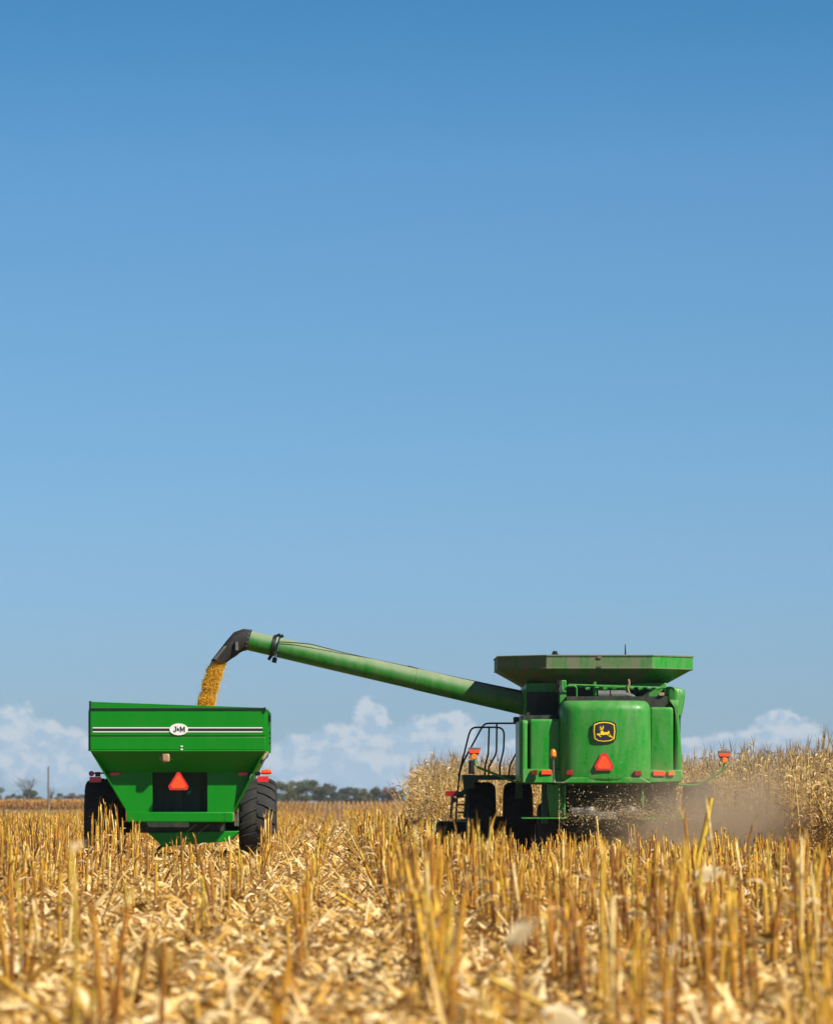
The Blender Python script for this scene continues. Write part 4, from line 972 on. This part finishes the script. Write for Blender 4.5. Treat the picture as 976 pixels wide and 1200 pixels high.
# ------------------------------------------------------------------ distant trees
def leafmat(name, a, b_):
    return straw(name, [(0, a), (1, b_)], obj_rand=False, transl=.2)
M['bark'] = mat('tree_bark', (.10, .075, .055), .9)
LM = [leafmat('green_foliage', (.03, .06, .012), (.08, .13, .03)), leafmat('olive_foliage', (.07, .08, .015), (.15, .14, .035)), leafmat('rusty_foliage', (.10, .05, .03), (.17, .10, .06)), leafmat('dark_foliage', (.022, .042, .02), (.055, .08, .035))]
def tree(name, px, pyb, pyt, wpx, Y, kind, label, group=None, bare=False, seed=0):
    r_ = np.random.default_rng(900 + seed); x0 = (px - VX) / F * Y; H = (pyb - pyt) / F * Y; Wd = wpx / F * Y; z0 = float(gz(x0, Y))
    H = EYE + (VY - pyt) / F * Y - z0
    root = base(thing(name, (x0, Y, z0), label, 'tree', group))
    m = MB(); tr = H * .022
    m.tube([(x0, Y, z0 - .2), (x0 + .02 * H, Y, z0 + H * .3), (x0 + r_.normal() * .03 * H, Y, z0 + H * (.62 if not bare else .5))], [tr * 1.4, tr, tr * .5], 8)
    tips = []
    for k in range(9 if not bare else 12):
        a = r_.uniform(0, 6.28); zb = H * r_.uniform(.25, .5); q0 = Vector((x0, Y, z0 + zb)); rr = Wd * r_.uniform(.2, .48); 
        q2 = Vector((x0 + math.cos(a) * rr, Y + math.sin(a) * rr, z0 + H * r_.uniform(.6, .97))); q1 = q0.lerp(q2, .5) + Vector((0, 0, -.03 * H))
        m.tube([q0, q1, q2], [tr * .55, tr * .35, tr * .12], 5); tips.append(q2)
        for s2 in range(5 if bare else 2):
            u = r_.uniform(.3, .9); qa = q0.lerp(q2, u); qb = qa + Vector((r_.normal() * Wd * .16, r_.normal() * Wd * .16, abs(r_.normal()) * H * .14)); m.tube([qa, qb], [tr * .22, tr * .07], 4)
            if bare:
                for s3 in range(3): m.tube([qb, qb + Vector((r_.normal() * Wd * .09, r_.normal() * Wd * .09, abs(r_.normal()) * H * .08))], [tr * .1, tr * .04], 3)
    m.build('trunk', M['bark'], root)
    if not bare:
        nb = r_.integers(9, 15); cc = []
        for k in range(nb):
            a = r_.uniform(0, 6.28); rr = Wd * .5 * r_.uniform(.1, .72); hz = r_.uniform(.12, .84)
            cc.append((x0 + math.cos(a) * rr, Y + math.sin(a) * rr, z0 + H * hz, Wd * r_.uniform(.13, .24), H * r_.uniform(.10, .17)))
        n = 3600; ci = r_.integers(0, nb, n); cc = np.array(cc)[ci]; d = r_.normal(size=(n, 3)); d /= np.linalg.norm(d, axis=1)[:, None]; d *= (r_.random(n) ** .35 * r_.uniform(.8, 1.2, n))[:, None]
        c_ = cc[:, :3] + d * np.stack([cc[:, 3], cc[:, 3], cc[:, 4]], 1); c_[:, 2] = np.maximum(c_[:, 2], z0 + .05 * H)
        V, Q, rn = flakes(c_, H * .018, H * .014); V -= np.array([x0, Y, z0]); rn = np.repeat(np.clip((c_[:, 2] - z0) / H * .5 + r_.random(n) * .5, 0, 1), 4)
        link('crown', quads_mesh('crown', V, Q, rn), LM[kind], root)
    return root
G1 = 'trees in the distant line right of the cart'
adj = ['round', 'low', 'broad', 'narrow', 'tall', 'ragged']
line = [(322, 914, 26, 0, 'green tree closest to the cart wheel in the distant tree line'), (336, 914.5, 24, 1, 'olive tree second from the cart in the distant tree line'),
        (349, 914, 22, 1, 'olive tree third from the cart in the distant tree line'), (359, 913.5, 22, 0, 'green tree in the tallest stretch of the distant tree line'),
        (371, 915, 20, 1, 'olive tree just left of a dip in the distant tree line'), (381, 919, 17, 3, 'low dark tree filling a dip in the distant tree line'),
        (389, 916.5, 15, 3, 'dark round tree standing up at the middle of the distant tree line'), (397, 926, 12, 3, 'small low tree in the gap of the distant tree line'),
        (407, 920, 15, 3, 'dark tree just right of the gap in the distant tree line'), (418, 922, 16, 0, 'green low tree two right of the gap in the distant tree line'),
        (427, 921.5, 15, 1, 'olive tree left of the rusty tree in the distant tree line'), (438, 924, 15, 3, 'low dark tree touching the rusty tree on its left'),
        (447, 919.5, 18, 2, 'rusty reddish tree near the right end of the distant tree line'), (459, 922, 16, 2, 'brownish tree right of the rusty tree in the distant tree line'),
        (470, 924, 18, 1, 'last olive tree in the distant line before the standing corn')]
for i, (px, pt, wd, kd, lb) in enumerate(line):
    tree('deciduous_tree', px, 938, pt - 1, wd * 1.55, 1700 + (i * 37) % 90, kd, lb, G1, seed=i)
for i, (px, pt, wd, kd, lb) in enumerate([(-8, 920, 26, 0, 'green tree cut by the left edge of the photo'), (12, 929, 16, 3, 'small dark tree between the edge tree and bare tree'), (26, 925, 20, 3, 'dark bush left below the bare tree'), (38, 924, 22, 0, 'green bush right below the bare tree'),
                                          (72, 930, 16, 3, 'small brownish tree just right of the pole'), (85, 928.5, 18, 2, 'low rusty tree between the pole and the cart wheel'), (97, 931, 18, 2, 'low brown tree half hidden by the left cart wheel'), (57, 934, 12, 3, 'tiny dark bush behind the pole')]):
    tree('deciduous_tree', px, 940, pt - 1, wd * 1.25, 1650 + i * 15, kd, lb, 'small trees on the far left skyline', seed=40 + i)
tree('bare_tree', 33, 940, 908, 34, 1600, 0, 'leafless tree with spreading branches above the bushes on the far left', seed=60, bare=True)
tree('bare_tree', 60, 940, 921, 14, 1600, 0, 'small leafless tree just right of the tall pole on the left', seed=61, bare=True)
q = P(57.2, 898, 900); pz = float(gz(q.x, 900))
po = base(thing('utility_pole', (q.x, 900, pz), 'tall thin grey pole rising over the stubble on the far left', 'pole'))
MB().tube([(q.x, 900, pz), (q.x, 900, q.z)], [.20, .13], 8).build('pole_shaft', M['pole'], po, smooth=True)

# ------------------------------------------------------------------ chaff thrown out behind the combine
n = 8000
px = rng.normal(762, 60, n); px = np.clip(px, 655, 960); py = 953 + rng.normal(0, 1, n) * rng.choice([6, 17], n, p=[.5, .5]) + np.abs(px - 740) * .04; yy = rng.uniform(98.2, 100.2, n)
c_ = np.stack([(px - VX) / F * yy, yy, EYE + (VY - py) / F * yy], 1); c_ = c_[c_[:, 2] > .05]
s_ = rng.uniform(.003, .010, len(c_)); V, Q, rn = flakes(c_, s_ * rng.uniform(1, 2.6, len(c_)), s_ * .6)
o = link('flying_chaff', quads_mesh('flying_chaff', V, Q, rn), M['chaff']); tag(o, 'tan chaff flying out behind the combine at its lower right', 'chaff', kind='stuff')
m = MB(); m.loft([[(X(a, 98.6) , 98.6 + .8 * math.cos(t_), .9 + .9 * math.sin(t_)) for t_ in [k * math.pi / 8 for k in range(16)]] for a in (700, 960)])
# dust: one soft cloud hanging low to the right of the combine
dm = bpy.data.materials.new('dust'); dm.use_nodes = True; t = NT(dm.node_tree); t.n.remove(t.n['Principled BSDF'])
pv = t.node('ShaderNodeVolumePrincipled'); pv.inputs['Color'].default_value = (.76, .60, .42, 1); pv.inputs['Anisotropy'].default_value = .2
tcn = t.node('ShaderNodeTexCoord'); sp_ = t.node('ShaderNodeVectorMath', operation='LENGTH'); t.l.new(tcn.outputs['Object'], sp_.inputs[0])
fall = t.sstep(sp_.outputs['Value'], 1.0, .15); nz = t.sstep(t.noise(tcn.outputs['Object'], 2.2, 3, .6), .35, .75)
t.put(pv.inputs['Density'], t.m('MULTIPLY', t.m('MULTIPLY', t.m('MULTIPLY', fall, fall), t.m('ADD', nz, .25)), .72)); t.l.new(pv.outputs[0], t.n['Material Output'].inputs[1])
me = bpy.data.meshes.new('dust_cloud'); bm = bmesh.new(); bmesh.ops.create_icosphere(bm, subdivisions=3, radius=1); bm.to_mesh(me); bm.free()
o = link('dust_cloud', me, dm); o.location = (X(858, 95), 95.0, .6); o.scale = (3.5, 6.0, 2.3)
tag(o, 'brown dust hanging low behind the right side of the combine', 'dust', kind='stuff')

# ------------------------------------------------------------------ single pieces that stand out near the camera
def solo_leaf(name, px, py, Y, ln, wd, az, e0, bend, tw, label, cat='corn husk', stem=True, v=.8):
    p = P(px, py, Y); root = base(thing(name, (p.x, Y, 0), label, cat)); 
    bag = Bag()
    for k in range(5):
        V, Q, mm_ = strips(np.array([[0, .004 * k, p.z]]), np.array([az + (k - 1) * .25]), np.array([e0 + (k - 2) * .22]), np.array([ln * (1 - .13 * k)]), np.array([wd * (.62 - .05 * k)]), np.array([bend]), 6, np.array([tw + .3 * k]), roll=1.25 - .25 * k)
        bag.add(V, Q, np.clip(v * .75 + .1 * k - .1, 0, 1))
    bag.obj('husk', M['pale_husk'] if v > .5 else M['gold_husk'], root, smooth=True)
    zz = np.linspace(0, p.z + .02, 7); V, Q = tube_np(np.stack([.02 * np.sin(zz * 3), 0 * zz, zz], 1), np.linspace(.015, .010, 7), 8); bg_ = Bag(); bg_.add(V, Q, v, zz.repeat(8) / (p.z + .02)); bg_.obj('stalk', M['stub'], root, smooth=True)
solo_leaf('husked_stalk', 818, 1030, 42, .30, .16, .3, .75, .2, .2, 'cut stalk with a broad pale husk flag standing in the right foreground', v=.85)
solo_leaf('husked_stalk', 905, 1100, 32, .26, .09, math.pi, .35, .9, .3, 'cut stalk with a curled golden husk bending left in the right foreground', v=.05)
solo_leaf('husked_stalk', 640, 1192, 20, .25, .15, .05, .10, .3, .2, 'cut stalk whose broad white husk is cut off by the bottom edge', v=.9)
solo_leaf('husked_stalk', 600, 1110, 19, .17, .09, .2, 1.35, .3, .2, 'very near blurred cut stalk topped by a small pale husk at bottom centre right', v=.9)
solo_leaf('husked_stalk', 188, 1105, 26, .26, .09, -.2, -1.1, .2, .2, 'cut stalk with a yellow husk hanging down at the lower left', v=.3)
solo_leaf('husked_stalk', 908, 1045, 36, .24, .08, .1, -.3, .4, .3, 'cut stalk with a thin curled husk near the right edge', v=.4)
solo_leaf('husked_stalk', 84, 1000, 22, .12, .03, .8, 1.2, .6, .3, 'tall grey blurred stalk standing alone near the left edge', v=.6)
p = P(833, 935, 60); q = P(818, 1003, 60)
root = base(thing('leaning_stalk', (q.x, 60, 0), 'tall bright yellow leaning corn stalk in front of the dust cloud', 'corn stalk'))
MB().tube([(q.x - .06, 60, 0), (q.x, 60, q.z), (p.x - .07, 60, (p.z + q.z) / 2 - .02), (p.x, 60, p.z)], [.03, .034, .034, .028], 10).build('stalk', mat('yellow_stalk', (.60, .40, .03), .6, noise=((.42, .27, .03), 12, .4, .7)), root, smooth=True)

# ------------------------------------------------------------------ air: thin even haze over the whole place
hz = MB().box(-900, 900, -70, 2600, -3.8, 26).build('haze', None, None)
hm = bpy.data.materials.new('haze'); hm.use_nodes = True; t = NT(hm.node_tree); t.n.remove(t.n['Principled BSDF'])
pv = t.node('ShaderNodeVolumePrincipled'); pv.inputs['Color'].default_value = (.80, .88, 1.0, 1); pv.inputs['Density'].default_value = .00005
t.l.new(pv.outputs[0], t.n['Material Output'].inputs[1]); hz.data.materials.append(hm); tag(hz, kind='stuff')
